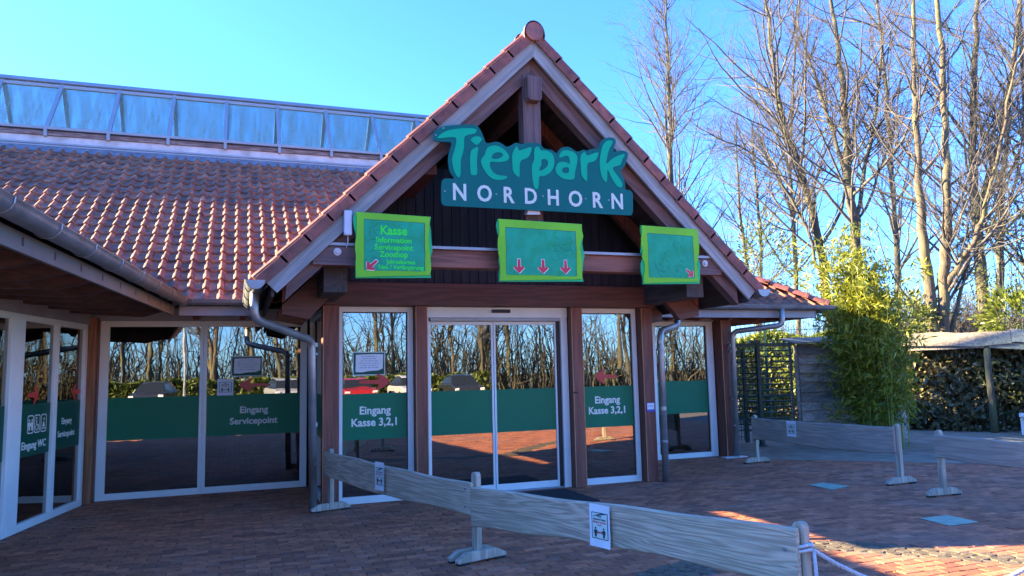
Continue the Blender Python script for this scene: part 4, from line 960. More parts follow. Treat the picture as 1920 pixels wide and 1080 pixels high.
# ================================================================== TIMBER BARRIERS
def board_mesh(A, B, zt, zb, th, side, seed, n=26, amp=.012):
    """waney board between two posts: A,B plan points; zt,zb = (start,end) top and bottom heights"""
    r = random.Random(seed); A = np.array([A[0], A[1], 0.]); B = np.array([B[0], B[1], 0.]); d = B-A; L_ = np.linalg.norm(d); d /= L_; nn = np.array([-d[1], d[0], 0.])*side
    ph = [r.uniform(0, 6) for _ in range(4)]; V = []
    for i in range(n+1):
        t = i/n; p = A+d*L_*t
        top = zt[0]+(zt[1]-zt[0])*t+amp*.6*math.sin(t*5+ph[0])+amp*.35*math.sin(t*17+ph[1]); bot = zb[0]+(zb[1]-zb[0])*t+amp*1.5*math.sin(t*6+ph[2])+amp*.4*math.sin(t*21+ph[3])
        bow = .006*math.sin(t*3.1)
        for o, z in ((0, bot), (0, bot+.01), (0, (top+bot)/2), (0, top-.012), (.010, top), (th-.008, top-.002), (th, top-.012), (th, bot+.01), (th-.01, bot)):
            V.append(p+nn*(o+bow)+np.array([0, 0, z]))
    k = 9; F = [(i*k+j, i*k+(j+1) % k, (i+1)*k+(j+1) % k, (i+1)*k+j) for i in range(n) for j in range(k)]+[tuple(range(k-1, -1, -1)), tuple(n*k+j for j in range(k))]
    return MB().add(V, F)
def barrier_post(t, P, h, d, w=.075, th=.055, foot=.46, two=True):
    """post with rounded top on a chamfered cross foot; d = barrier direction in plan"""
    P = np.array([P[0], P[1], 0.]); d = np.array([d[0], d[1], 0.]); d /= np.linalg.norm(d); c = np.array([-d[1], d[0], 0.])
    prof = [(-w/2, .02), (w/2, .02), (w/2, h-.03), (w/2-.012, h-.006), (w/2-.03, h), (-w/2+.03, h), (-w/2+.012, h-.006), (-w/2, h-.03)]
    MB().prism([P+c*0+d*(u)-c*th/2+np.array([0, 0, v]) for u, v in prof], c*th).build('post', 'barrier_post', t, bevel=.005)
    for o in ((-.062, .062) if two else (0,)):
        hh = .095; fp = [(-foot/2, .018), (-foot/2, .045), (-foot/2+.10, hh), (foot/2-.10, hh), (foot/2, .045), (foot/2, .018)]
        q = MB().prism([P+d*(o-.028)+c*u+np.array([0, 0, v]) for u, v in fp], d*.056).build('foot', 'barrier_post', t, bevel=.005)
        for e in (-1, 1): MB().box(-.03, .03, -.02, .02, 0, .018).build('pad', 'rubber_mat', q) if 0 else None
        for e in (-1, 1):
            pc = P+d*o+c*e*(foot/2-.06); MB().beam(pc-c*.05+np.array([0, 0, .009]), pc+c*.05+np.array([0, 0, .009]), .05, .018).build('rubber_pad', 'rubber_mat', q)
B1, B2, B3 = (-.139, -.332), (.746, -3.347), (1.70, -6.276)
b1 = empty('timber_barrier', (.75, -3.3, 0), label='long weathered plank barrier on three posts crossing in front of the glass doors', cat='barrier', group='weathered queue barriers')
dv = np.array(B3)-np.array(B1); dv /= np.linalg.norm(dv); cv_ = np.array([-dv[1], dv[0]])
for P, h in ((B1, .73), (B2, .74), (B3, .745)): barrier_post(b1, P, h, dv, foot=.5, two=P is not B1)
off = -cv_*.046
board_mesh(np.array(B1)+off-dv*.02, np.array(B2)+off+dv*.03, (.695, .655), (.405, .365), .035, -1, 3).build('board', 'barrier', b1, smooth=False)
board_mesh(np.array(B2)+off-dv*.03+dv*.065, np.array(B3)+off+dv*.02, (.635, .715), (.315, .44), .035, -1, 5).build('board', 'barrier', b1)
A1, A2 = (6.924, .858), (7.067, -1.91); dA = np.array(A2)-np.array(A1); dA /= np.linalg.norm(dA); cA = np.array([-dA[1], dA[0]])
b2_ = empty('timber_barrier', (7.0, -.5, 0), label='blue-grey plank barrier on two posts before the bamboo', cat='barrier', group='weathered queue barriers')
for P in (A1, A2): barrier_post(b2_, P, .785, dA, two=False, w=.07, foot=.52)
board_mesh(np.array(A1)-cA*.04, np.array(A2)-cA*.04, (.745, .74), (.37, .40), .035, -1, 9).build('board', 'barrier_b', b2_)
def board_screws(t, P, d, c, z0, z1, out):
    for z in (z0, z1):
        q_ = np.array([P[0], P[1], z])+np.array([c[0], c[1], 0.])*out; MB().tube([q_, q_+np.array([c[0], c[1], 0.])*.006], .011, 8).build('screw', 'zinc', t)
for P in (B1, B2, B3): board_screws(b1, np.array(P)-dv*.05 if P is not B1 else np.array(P)+dv*.05, dv, -cv_*1.0, .45, .60, .083)
C1, C2 = (6.765, -2.81), (6.60, -5.7); dC = np.array(C2)-np.array(C1); dC /= np.linalg.norm(dC); cC = np.array([-dC[1], dC[0]])
b3_ = empty('timber_barrier', (6.7, -4, 0), label='brownish plank barrier whose post stands alone beside a gap', cat='barrier', group='weathered queue barriers')
for P in (C1, C2): barrier_post(b3_, P, .78, dC, two=False, w=.07, foot=.5)
board_mesh(np.array(C1)-cC*.04, np.array(C2)-cC*.04, (.73, .74), (.47, .42), .035, -1, 12).build('board', 'barrier_b', b3_)
def on_board(P0, d, c, x, y, out=.046+.036):
    """point on the camera face of a board"""
    o = np.array([P0[0], P0[1], 0.])+np.array([-c[0], -c[1], 0.])*out; n = np.array([-c[0], -c[1], 0.]); r_ = ray(x, y); t = n@(o-CAM)/(n@r_); return CAM+r_*t
du = np.array([dv[0], dv[1], 0.])
cf = cv_ if (cv_@(CAM[:2]-np.array(B2))) < 0 else cv_
fz = 1 if ((-cv_)@(CAM[:2]-np.array(B2))) > 0 else -1
for px, py, lb in ((713, 893, 'small distance notice on the far plank of the long barrier'), (1126, 986, 'distance notice with curled edge on the near plank of the long barrier')):
    P = on_board(B2, dv, cv_*fz, px, py, .084); distance_sheet(P, du, np.array([0, 0, 1.]), .20, .285, lb, 'keep-distance notices', 'paper_blue', 1.0)
P = on_board(A1, dA, cA, 1484, 804, .078); distance_sheet(P, np.array([dA[0], dA[1], 0]), np.array([0, 0, 1.]), .2, .24, 'white distance notice on the blue-grey plank before the bamboo', 'keep-distance notices', 'paper')
# rope from the end post
rp = []; s0 = np.array([B3[0]+.03, B3[1]-.06, .60]); e0 = np.array([3.3, -6.6, .55])
for t in np.linspace(0, 1, 34): rp.append(s0+(e0-s0)*t-np.array([0, 0, .42*4*t*(1-t)*.6]))
rope = empty('rope', (2.4, -6.4, .2), label='white twisted rope tied to the end post of the long barrier', cat='rope')
for ph in (0, 2.1, 4.2):
    mb = MB(); pts = []
    for i in range(len(rp)*5-5):
        k, f = divmod(i, 5); p = rp[k]+(rp[k+1]-rp[k])*f/5; a = i*.75+ph; pts.append(p+np.array([0, math.cos(a), math.sin(a)])*.0065)
    mb.tube(pts, .0075, 5); mb.build('strand', 'rope', rope, smooth=True)
mb = MB(); ctr = np.array([B3[0], B3[1], .60])
for k, z in enumerate((.60, .625)):
    mb.tube([ctr+np.array([math.cos(t)*.058, math.sin(t)*.058, z-.60+.006*math.sin(3*t)]) for t in np.linspace(0, 6.28, 18)], .010, 6)
mb.tube([s0, s0+np.array([-.02, -.03, -.12]), s0+np.array([-.01, -.02, -.30]), s0+np.array([0, -.03, -.42])], .010, 6); mb.build('knot', 'rope', rope, smooth=True)
# ------------------------------------------------------------------ floor markers and door mat
for pts, lb in ((((1516, 909), (1545, 905), (1592, 912), (1560, 918)), 'faded teal floor marker lying beside the blue-grey barrier'), (((1725, 972), (1777, 966), (1835, 979), (1780, 986)), 'faded teal floor marker with a torn crease near the lone barrier post')):
    MB().prism([GZ(x, y, .004) for x, y in pts], (0, 0, .003)).build('floor_marker', 'mat_teal', label=lb, cat='floor sticker', group='teal floor markers')
MB().prism([(1.5, -.20, .004), (2.98, -.18, .004), (2.98, -1.22, .004), (1.5, -1.24, .004)], (0, 0, .012)).build('door_mat', 'rubber_mat', label='black rubber mat lying in front of the sliding door', cat='mat')

# ================================================================== VEGETATION TOOLS
class Twigs:
    """fast tube collector for branches"""
    def __init__(s): s.v = []; s.f = []; s.n = 0
    def tube(s, P, R, n):
        P = np.asarray(P, float); m_ = len(P); d = np.gradient(P, axis=0); d /= np.linalg.norm(d, axis=1)[:, None]+1e-9
        ref = np.array([0, 0, 1.]) if abs(d[0][2]) < .9 else np.array([1., 0, 0]); a = np.cross(d, ref); a /= np.linalg.norm(a, axis=1)[:, None]+1e-9; b = np.cross(d, a)
        th = np.arange(n)*2*math.pi/n; R = np.asarray(R)[:, None, None]
        V = P[:, None, :]+(a[:, None, :]*np.cos(th)[None, :, None]+b[:, None, :]*np.sin(th)[None, :, None])*R
        s.v.append(V.reshape(-1, 3)); i = np.arange(m_-1)[:, None]*n; k = np.arange(n)[None, :]; k2 = (k+1) % n
        F = np.stack([i+k, i+k2, i+n+k2, i+n+k], -1).reshape(-1, 4)+s.n; s.f.append(F); s.n += m_*n
    def mesh(s, name, mtl):
        V = np.concatenate(s.v); F = np.concatenate(s.f); me = bpy.data.meshes.new(name)
        me.vertices.add(len(V)); me.vertices.foreach_set('co', V.ravel()); me.loops.add(F.size); me.loops.foreach_set('vertex_index', F.ravel().astype(np.int32))
        me.polygons.add(len(F)); me.polygons.foreach_set('loop_start', np.arange(len(F), dtype=np.int32)*4); me.polygons.foreach_set('use_smooth', np.ones(len(F), bool))
        me.update(); me.validate(); me.materials.append(MATS[mtl]); return me
def grow(tw, rng, p, d, L_, r, lvl, maxl, dens, up):
    n = (9, 6, 4, 3)[min(lvl, 3)]; P = [p]; dd = d/np.linalg.norm(d)
    for i in range(n):
        dd = dd+rng.normal(0, .10+.03*lvl, 3)+np.array([0, 0, up*(.06 if lvl < 2 else .03)]); dd /= np.linalg.norm(dd); P.append(P[-1]+dd*L_/n)
    R = r*np.linspace(1, .28, n+1); tw.tube(P, np.maximum(R, .0026), (6, 5, 3, 3)[min(lvl, 3)])
    if lvl >= maxl: return
    P = np.array(P); k = max(2, int(dens[lvl]*rng.uniform(.8, 1.2)))
    for j in range(k):
        t = rng.uniform(.18, .98); q = t*n; i = min(int(q), n-1); pt = P[i]+(P[i+1]-P[i])*(q-i); ax = P[i+1]-P[i]; ax /= np.linalg.norm(ax)
        s = rng.normal(size=3); s -= ax*(s@ax); s /= np.linalg.norm(s); ang = math.radians(rng.uniform(28, 58)); nd = ax*math.cos(ang)+s*math.sin(ang)
        rr = r*(1-.72*t)*rng.uniform(.42, .62)
        grow(tw, rng, pt, nd, L_*(1-.45*t)*rng.uniform(.42, .68), rr, lvl+1, maxl, dens, up)
def bare_tree(stems, seed, base, dens=(7, 6, 4), maxl=2, side_len=(.30, .5), nside=26, up=1.0, start=.12, name='bare_tree', trunk='bark', reach=1.0, **kw):
    """stems: lists of (x,y,z,r). Trunk mesh holds the stems, crown mesh the branches and twigs"""
    rng = np.random.default_rng(seed); t = empty(name, base, **kw); T = Twigs(); B = Twigs()
    for st in stems:
        S = np.array(st, float); m_ = len(S); tt = np.linspace(0, m_-1, (m_-1)*5+1)      # smooth stem
        P = np.stack([np.interp(tt, np.arange(m_), S[:, c]) for c in range(4)], 1)
        for _ in range(3): P[1:-1] = (P[:-2]+2*P[1:-1]+P[2:])/4
        P[1:-1, :3] += rng.normal(0, .025, (len(P)-2, 3)); T.tube(P[:, :3], P[:, 3], 9)
        Ls = np.linalg.norm(P[-1, :3]-P[0, :3])
        for j in range(nside):
            q = rng.uniform(start, 1.0)**.85; x = q*(len(P)-1); i = min(int(x), len(P)-2); pt = P[i, :3]+(P[i+1, :3]-P[i, :3])*(x-i); r = P[i, 3]
            ax = P[i+1, :3]-P[i, :3]; ax /= np.linalg.norm(ax); s = rng.normal(size=3); s -= ax*(s@ax); s /= np.linalg.norm(s)
            ang = math.radians(rng.uniform(30, 62)); nd = ax*math.cos(ang)+s*math.sin(ang)
            Lb = Ls*rng.uniform(*side_len)*(1.15-.75*q)*reach
            grow(B, rng, pt, nd, Lb, min(r*.55, .006+.0085*Lb), 0, maxl, dens, up)
        grow(B, rng, P[-1, :3], ax, Ls*.18, P[-1, 3], 0, maxl, dens, up)
    for tw, nm, mt_ in ((T, 'trunk', trunk), (B, 'crown', 'twig')):
        me = tw.mesh(nm, mt_); o = bpy.data.objects.new(nm, me); COL.objects.link(o); o.parent = t; o.location = -W(t)
    return t
def stem_px(pts, dist, r0, r1, dd=0.0):
    n = len(pts); return [tuple(PD(x, y, dist+dd*i))+(r0+(r1-r0)*i/(n-1),) for i, (x, y) in enumerate(pts)]
def leaves(C, size, seed, tone=(0, 1), aspect=2.2, droop=.0, nrm=None, spread=1.0, fold=True):
    """many small folded leaf faces at points C -> verts, faces, tones"""
    rng = np.random.default_rng(seed); n = len(C); d = rng.normal(size=(n, 3)); d[:, 2] -= droop; d /= np.linalg.norm(d, axis=1)[:, None]
    k = rng.normal(size=(n, 3))*spread+(np.array(nrm) if nrm is not None else 0); w = np.cross(d, k); w /= np.linalg.norm(w, axis=1)[:, None]+1e-9
    L_ = size*rng.uniform(.45, 1.5, (n, 1)); h = L_/aspect/2; up = np.cross(w, d)*h*.35
    V = np.stack([C-d*L_/2, C+w*h+up, C+d*L_/2, C-w*h+up], 1).reshape(-1, 3); i = np.arange(n)*4
    F = np.concatenate([np.stack([i, i+1, i+2], 1), np.stack([i, i+2, i+3], 1)]); t = rng.uniform(*tone, n); return V, F, np.concatenate([t, t])
def leaf_mesh(name, mtl, C, size, seed, parent=None, **kw):
    meta = {k: kw.pop(k) for k in ('label', 'cat', 'group', 'kind') if k in kw}
    V, F, t = leaves(C, size, seed, **kw); me = bpy.data.meshes.new(name); c = np.array(W(parent)) if parent else np.array([V[:, 0].mean(), V[:, 1].mean(), V[:, 2].min()])
    me.vertices.add(len(V)); me.vertices.foreach_set('co', (V-c).ravel()); me.loops.add(F.size); me.loops.foreach_set('vertex_index', F.ravel().astype(np.int32))
    me.polygons.add(len(F)); me.polygons.foreach_set('loop_start', np.arange(len(F), dtype=np.int32)*3); me.update()
    a = me.attributes.new('tone', 'FLOAT', 'FACE'); a.data.foreach_set('value', t.astype(np.float32)); me.materials.append(MATS[mtl])
    o = bpy.data.objects.new(name, me); COL.objects.link(o); o.parent = parent; o.location = c-W(parent) if parent else c; LOC[o.name] = c; return tag(o, **meta)

# ================================================================== BARE TREES ON THE RIGHT
t = bare_tree([stem_px([(1262, 690), (1262, 440), (1256, 270), (1252, 120), (1247, -10)], 33, .20, .03)], 1, PD(1262, 690, 33)*[1, 1, 0], nside=64, side_len=(.22, .34), dens=(9, 5, 4), up=1.5,
              label='slender conical bare tree rising just right of the porch gable', cat='tree', group='bare trees behind the fence')
bare_tree([stem_px([(1440, 690), (1400, 500), (1385, 380), (1380, 250)], 36, .12, .03), stem_px([(1425, 690), (1428, 450), (1415, 330), (1410, 240)], 36, .10, .03)], 2, PD(1435, 690, 36)*[1, 1, 0], nside=30, side_len=(.25, .42),
          label='thin two-stemmed bare tree between the slender conical tree and the bamboo', cat='tree', group='bare trees behind the fence')
bare_tree([stem_px([(1570, 690), (1535, 445), (1505, 330), (1460, 200), (1448, 90), (1430, -40)], 27, .17, .04), stem_px([(1555, 560), (1500, 390), (1420, 290), (1330, 250)], 27, .06, .02, -.3)], 3, PD(1570, 690, 27)*[1, 1, 0], nside=38, side_len=(.28, .46),
          label='bare tree with a long trunk leaning towards the porch gable behind the bamboo', cat='tree', group='bare trees behind the fence')
bare_tree([stem_px([(1620, 690), (1603, 430), (1590, 340), (1584, 200), (1570, 90), (1558, -30)], 26, .19, .05), stem_px([(1603, 420), (1640, 230), (1655, 80)], 26, .07, .03), stem_px([(1588, 330), (1545, 200), (1500, 60)], 26, .07, .03, .2)], 4, PD(1620, 690, 26)*[1, 1, 0], nside=30, side_len=(.28, .48),
          label='bare tree with a straight forked trunk rising out of the bamboo top', cat='tree', group='bare trees behind the fence')
bare_tree([stem_px([(1766, 720), (1752, 600), (1730, 450), (1724, 330), (1715, 160), (1712, -30)], 24, .19, .05), stem_px([(1772, 720), (1768, 600), (1772, 470), (1778, 380), (1770, 200), (1760, 20), (1745, -60)], 24, .18, .045), stem_px([(1770, 545), (1810, 480), (1835, 440), (1870, 300), (1905, 120)], 24, .09, .03, -.2), stem_px([(1780, 640), (1800, 560), (1815, 470)], 24, .07, .03, .2)],
          5, PD(1768, 720, 24)*[1, 1, 0], nside=26, side_len=(.26, .45), trunk='bark_pale', label='big pale multi-stemmed bare tree standing behind the rustic shelter', cat='tree', group='bare trees behind the fence')
bare_tree([stem_px([(1850, 700), (1842, 520), (1830, 400), (1822, 280), (1825, 150), (1835, -40)], 27, .20, .06), stem_px([(1830, 410), (1870, 280), (1900, 120), (1915, 0)], 27, .10, .04)], 6, PD(1850, 700, 27)*[1, 1, 0], nside=36, side_len=(.28, .48),
          label='bare tree with a dark upright trunk beside the big pale tree', cat='tree', group='bare trees behind the fence')
bare_tree([stem_px([(1872, 700), (1874, 520), (1876, 400), (1890, 250), (1905, 60)], 30, .15, .05), stem_px([(1960, 700), (1930, 450), (1925, 250), (1915, 60)], 28, .18, .05)], 7, PD(1900, 700, 29)*[1, 1, 0], nside=40, side_len=(.28, .48),
          label='dense twiggy bare tree at the end of the row past the shelter', cat='tree', group='bare trees behind the fence')
bare_tree([stem_px([(1500, 690), (1490, 450), (1478, 300), (1490, 120), (1500, -40)], 38, .13, .03), stem_px([(1690, 690), (1680, 450), (1668, 250), (1650, 60), (1640, -60)], 36, .15, .04)], 8, PD(1600, 690, 37)*[1, 1, 0], nside=46, side_len=(.24, .40),
          label='far thin bare tree seen between the trunks above the bamboo', cat='tree', group='bare trees behind the fence')
# ------------------------------------------------------------------ earth bank and thicket
bank = MB(); cols = 46; rows_ = 8; V = []
for j in range(rows_):
    for i in range(cols):
        x = 1370+i*16; dist = 21.5+j*2.2; p = PD(x, 700, dist); hgt = min(1, j/3)*2.1*min(1, max(0, (x-1560)/160))+.15*math.sin(i*1.3+j)+.1*random.random()
        V.append((p[0], p[1], (hgt if j else -.05)))
bank.add(V, [(j*cols+i, j*cols+i+1, (j+1)*cols+i+1, (j+1)*cols+i) for j in range(rows_-1) for i in range(cols-1)]).build('earth_bank', 'earth_bank', smooth=True, kind='structure')
rb = Twigs(); rg = np.random.default_rng(3)
for k in range(2600):
    x = rg.uniform(1390, 2010); dist = rg.uniform(25.5, 34); p = PD(x, 700, dist); p[2] = 1.2 if x > 1640 else .3
    L_ = rg.uniform(1.2, 3.6); d = np.array([rg.normal(0, .35), rg.normal(0, .35), 1.]); P = [p]
    for i in range(4): d = d+rg.normal(0, .22, 3); P.append(P[-1]+d/np.linalg.norm(d)*L_/4)
    rb.tube(P, np.linspace(.016, .004, 5), 3)
    for s in range(3):
        q = P[rg.integers(1, 4)]; dd = rg.normal(size=3); dd[2] = abs(dd[2])+.3; dd /= np.linalg.norm(dd); rb.tube([q, q+dd*.4, q+dd*.75+rg.normal(0, .08, 3)], [.008, .006, .003], 3)
me = rb.mesh('thicket', 'twig'); o = bpy.data.objects.new('thicket', me); COL.objects.link(o); tag(o, 'tangled bare brushwood under the tall trees', 'brushwood', kind='stuff')
def blob(n, c, r, seed, hollow=.55):
    g_ = np.random.default_rng(seed); d = g_.normal(size=(n, 3)); d /= np.linalg.norm(d, axis=1)[:, None]; k = g_.uniform(hollow, 1, (n, 1))
    lump = 1+.22*np.sin(d[:, :1]*5+seed)*np.cos(d[:, 1:2]*6+seed*2)+.12*np.sin(d[:, 2:3]*9+seed); return np.array(c)+d*k*lump*np.array(r)
def shrub(name, mtl, px, py, dist, r, n, seed, size, label, cat='shrub', group='green shrubs along the bank'):
    c = PD(px, py, dist); t = empty(name, c*[1, 1, 0], label=label, cat=cat, group=group); leaf_mesh('foliage', mtl, blob(n, c, r, seed), size, seed, t)
    tw = Twigs(); g_ = np.random.default_rng(seed)
    for k in range(16):
        e = c+g_.normal(0, .4, 3)*np.array(r); b0 = c*[1, 1, 0]+np.array([g_.normal(0, .15), g_.normal(0, .15), 0]); tw.tube([b0, (b0+e)/2+g_.normal(0, .1, 3), e], [.03, .018, .006], 4)
    me = tw.mesh('stem', 'twig'); o = bpy.data.objects.new('stem', me); COL.objects.link(o); o.parent = t; o.location = -W(t)
shrub('leafy_shrub', 'shrub_leaf', 1440, 500, 30, (1.3, 1.3, 1.9), 2600, 31, .12, 'pale yellow-green shrub peeping over the small hipped roof')
shrub('leafy_shrub', 'shrub_leaf', 1680, 600, 24, (1.6, 1.2, .9), 3000, 32, .12, 'olive shrub between the bamboo and the big pale tree')
shrub('leafy_shrub', 'hedge_leaf', 1905, 600, 23, (.9, .9, .9), 2200, 33, .13, 'dark green shrub on the bank past the shelter roof')
shrub('leafy_shrub', 'shrub_leaf', 1880, 480, 27, (1.7, 1.3, 1.9), 2400, 34, .11, 'tall loose yellowish shrub behind the dark trunk')
# ------------------------------------------------------------------ hedge behind the turnstile, laurel hedge under the shelter
def hedge(name, A, B, th, h, n, size, mtl, seed, label, z0=0., group=None, tone=(0, 1)):
    A = np.array([A[0], A[1], 0.]); B = np.array([B[0], B[1], 0.]); d = B-A; L_ = np.linalg.norm(d); d /= L_; nn = np.array([-d[1], d[0], 0.]); g_ = np.random.default_rng(seed)
    s = g_.uniform(0, 1, n)*L_; face = g_.uniform(0, 1, n); dep = np.where(face < .55, g_.beta(1, 5, n)*th, np.where(face < .75, th-g_.beta(1, 5, n)*th, g_.uniform(0, th, n))); z = np.where(face < .75, g_.uniform(z0, h, n), h-g_.beta(1, 6, n)*.4)
    wob = .12*np.sin(s*2.1+seed)+.09*np.sin(z*4+s*3); C = A+d*s[:, None]-nn*(dep+wob)[:, None]; C[:, 2] = z+.10*np.sin(s*3.3)*(z/h)
    C += g_.normal(0, .03, C.shape); t = empty(name, (A+B)/2, label=label, cat='hedge', group=group)
    leaf_mesh('foliage', mtl, C, size, seed, t, aspect=1.9, tone=tone)
    tw = Twigs()
    for k in range(int(L_*7)):
        p = A+d*g_.uniform(0, L_)-nn*(th*g_.uniform(.25, .75)); tw.tube([p, p+np.array([g_.normal(0, .08), g_.normal(0, .08), h*.5]), p+np.array([g_.normal(0, .2), g_.normal(0, .2), h*.93])], [.022, .014, .005], 4)
    me = tw.mesh('stem', 'twig'); o = bpy.data.objects.new('stem', me); COL.objects.link(o); o.parent = t; o.location = -W(t)
    return t
hedge('hedge', (10.6, 11.6), (15.8, 6.8), 1.2, 2.45, 22000, .13, 'hedge_leaf', 41, 'sunlit yellow-green hedge behind the turnstile and rod fence', tone=(.45, 1))
hedge('laurel_hedge', (14.0, 5.4), (17.6, .6), .9, 2.05, 30000, .14, 'laurel_leaf', 42, 'glossy dark laurel hedge filling the back of the rustic shelter')
hedge('laurel_hedge', (16.2, 3.2), (18.6, -1.8), .9, 2.1, 14000, .14, 'laurel_leaf', 43, 'glossy dark laurel hedge past the shelter post')
# ------------------------------------------------------------------ bamboo
BB = PD(1640, 700, 16.2)*[1, 1, 0]
bb = empty('bamboo', BB, label='tall bamboo clump, yellow-green on top, standing before the plank wall', cat='bamboo')
g_ = np.random.default_rng(5); tw = Twigs(); LC = []
for k in range(120):
    a, r = g_.uniform(0, 6.28), abs(g_.normal(0, .40)); b0 = BB+np.array([math.cos(a)*r*.55, math.sin(a)*r*.55, 0]); H_ = g_.uniform(1.9, 3.9)*(1 if r < .6 else .8)*(1.2 if k % 5 == 0 else 1)
    lean = np.array([math.cos(a), math.sin(a), 0])*(g_.uniform(.20, .40) if k % 9 == 0 else g_.uniform(.03, .12))*H_*(.6+r)-np.array([CR[0], CR[1], 0])*.085*H_; P = [b0+lean*(t**2.0)+np.array([0, 0, H_*t*(1-.05*t)]) for t in np.linspace(0, 1, 9)]
    tw.tube(P, np.linspace(.013, .003, 9), 5)
    for j in range(int(46*H_/3.5)):
        t = .16+.84*g_.uniform(0, 1.0)**.75; x = t*8; i = min(int(x), 7); p = P[i]+(P[i+1]-P[i])*(x-i); d = g_.normal(size=3); d[2] = abs(d[2])*.5+.15; d /= np.linalg.norm(d); l = g_.uniform(.15, .62)*(1.15-.45*t)
        e = p+d*l+np.array([0, 0, -.10*l]); 
        if j % 2 == 0: tw.tube([p, (p+e)/2+[0, 0, .02], e], [.003, .0025, .0015], 3)
        for q in range(6): LC.append(p+(e-p)*g_.uniform(.4, 1.05)+g_.normal(0, .035, 3))
me = tw.mesh('culm', 'culm'); o = bpy.data.objects.new('culm', me); COL.objects.link(o); o.parent = bb; o.location = -W(bb)
leaf_mesh('foliage', 'bamboo_leaf', np.array(LC), .145, 6, bb, aspect=5.5, droop=.55)
# ================================================================== TURNSTILE, FENCE, PLANK WALL, SHELTER
tn = empty('turnstile_gate', (8.9, 3.0, 0), label='dark green full-height turnstile gate with horizontal bars beside the building', cat='turnstile')
TPZ = np.array([8.743, 3.025, 0.]); TR = np.array([CR[0], CR[1], 0.]); TR /= np.linalg.norm(TR); TBk = np.array([-TR[1], TR[0], 0.])
MB().tube([TPZ, TPZ+[0, 0, 2.05]], .055, 14).build('post', 'gate_green', tn, smooth=False)
MB().tube([TPZ+[0, 0, .0], TPZ+[0, 0, .02]], .09, 14).build('foot_plate', 'gate_green', tn)
E_ = TPZ+TR*.66; MB().beam(E_+[0, 0, .02], E_+[0, 0, 1.98], .05, .05, up=TR).build('post', 'gate_green', tn)
MB().beam(TPZ-TR*.62+[0, 0, 2.02], TPZ+TR*.70+[0, 0, 2.02], .07, .07).build('top_beam', 'gate_green', tn)
MB().beam(TPZ-TR*.15+TBk*.0+[0, 0, 2.08], TPZ+TR*.05+[0, 0, 2.08], .16, .07).build('head_box', 'gate_green', tn, bevel=.01)
for i in range(15):
    z = .32+i*.113; MB().tube([TPZ+TR*.05+[0, 0, z], TPZ+TR*.66+[0, 0, z]], .015, 7).build('bar', 'gate_green', tn)
RT = TPZ-TR*.22+TBk*.25; MB().tube([RT+[0, 0, .05], RT+[0, 0, 1.95]], .05, 12).build('rotor_post', 'gate_green', tn)
for i in range(14):
    z = .30+i*.115
    for an in (.5, 2.6, 4.7): MB().tube([RT+[0, 0, z], RT+[math.cos(an)*.48, math.sin(an)*.48, z]], .014, 6).build('rotor_bar', 'gate_green', tn)
for i in range(7):
    q = TPZ-TR*(.30+i*.055)-TBk*.0; MB().tube([q+[0, 0, .12], q+[0, 0, 1.98]], .007, 5).build('grid_rod', 'gate_green', tn)
for i in range(11):
    z = .2+i*.17; MB().tube([TPZ-TR*.28+[0, 0, z], TPZ-TR*.66+[0, 0, z]], .008, 5).build('grid_rod', 'gate_green', tn)
fc = empty('rod_fence', (11.2, 6.8, 0), label='tall dark green rod mat fence behind the turnstile', cat='fence')
F0 = np.array([8.6, 9.3, 0.]); F1 = np.array([13.6, 4.7, 0.]); fd = F1-F0; FL = np.linalg.norm(fd); fd /= FL
for i in range(int(FL/.12)):
    p = F0+fd*(i*.12); MB().tube([p+[0, 0, .05], p+[0, 0, 2.72]], .008, 4, caps=False).build('rod', 'gate_green', fc)
for z in (.2, .8, 1.4, 2.0, 2.5): MB().tube([F0+[0, 0, z], F1+[0, 0, z]], .008, 4).build('rail', 'gate_green', fc)
for i in range(4): p = F0+fd*(i*2.1); MB().beam(p+[0, 0, 0], p+[0, 0, 2.6], .06, .06, up=fd).build('post', 'gate_green', fc)
pw = empty('plank_wall', (10, 2.75, 0), label='grey lapped plank wall with waney edges between turnstile and bamboo', cat='wall')
Q0 = np.array([9.55, 2.80, 0.]); Q1 = np.array([11.5, 2.05, 0.]); qd = (Q1-Q0)/np.linalg.norm(Q1-Q0); qn = np.array([qd[1], -qd[0], 0.])
for i in range(10):
    z = .1+i*.19; r0 = random.Random(i); n = 14; V = []
    for k in range(n+1):
        p = Q0+qd*(np.linalg.norm(Q1-Q0)*k/n); wv_ = .014*math.sin(k*.9+i*2)+.008*r0.uniform(-1, 1)
        V += [p+qn*(.055)+[0, 0, z+wv_], p+qn*.105+[0, 0, z+wv_+.006], p+qn*.028+[0, 0, z+.21], p+qn*.005+[0, 0, z+.21]]
    F = [(k*4+j, k*4+(j+1) % 4, (k+1)*4+(j+1) % 4, (k+1)*4+j) for k in range(n) for j in range(4)]+[(3, 2, 1, 0), (n*4, n*4+1, n*4+2, n*4+3)]
    MB().add(V, F).build('plank', 'old_plank', pw)
MB().beam(Q0+qn*-.03+[0, 0, 0], Q0+qn*-.03+[0, 0, 2.0], .09, .09, up=qd).build('corner_post', 'old_plank', pw)
MB().prism([Q0+qn*.16-qd*.12+[0, 0, 2.02], Q1+qn*.16+[0, 0, 2.05], Q1-qn*.35+[0, 0, 2.16], Q0-qn*.35-qd*.22+[0, 0, 2.13]], (0, 0, .035)).build('cap_board', 'old_plank', pw)
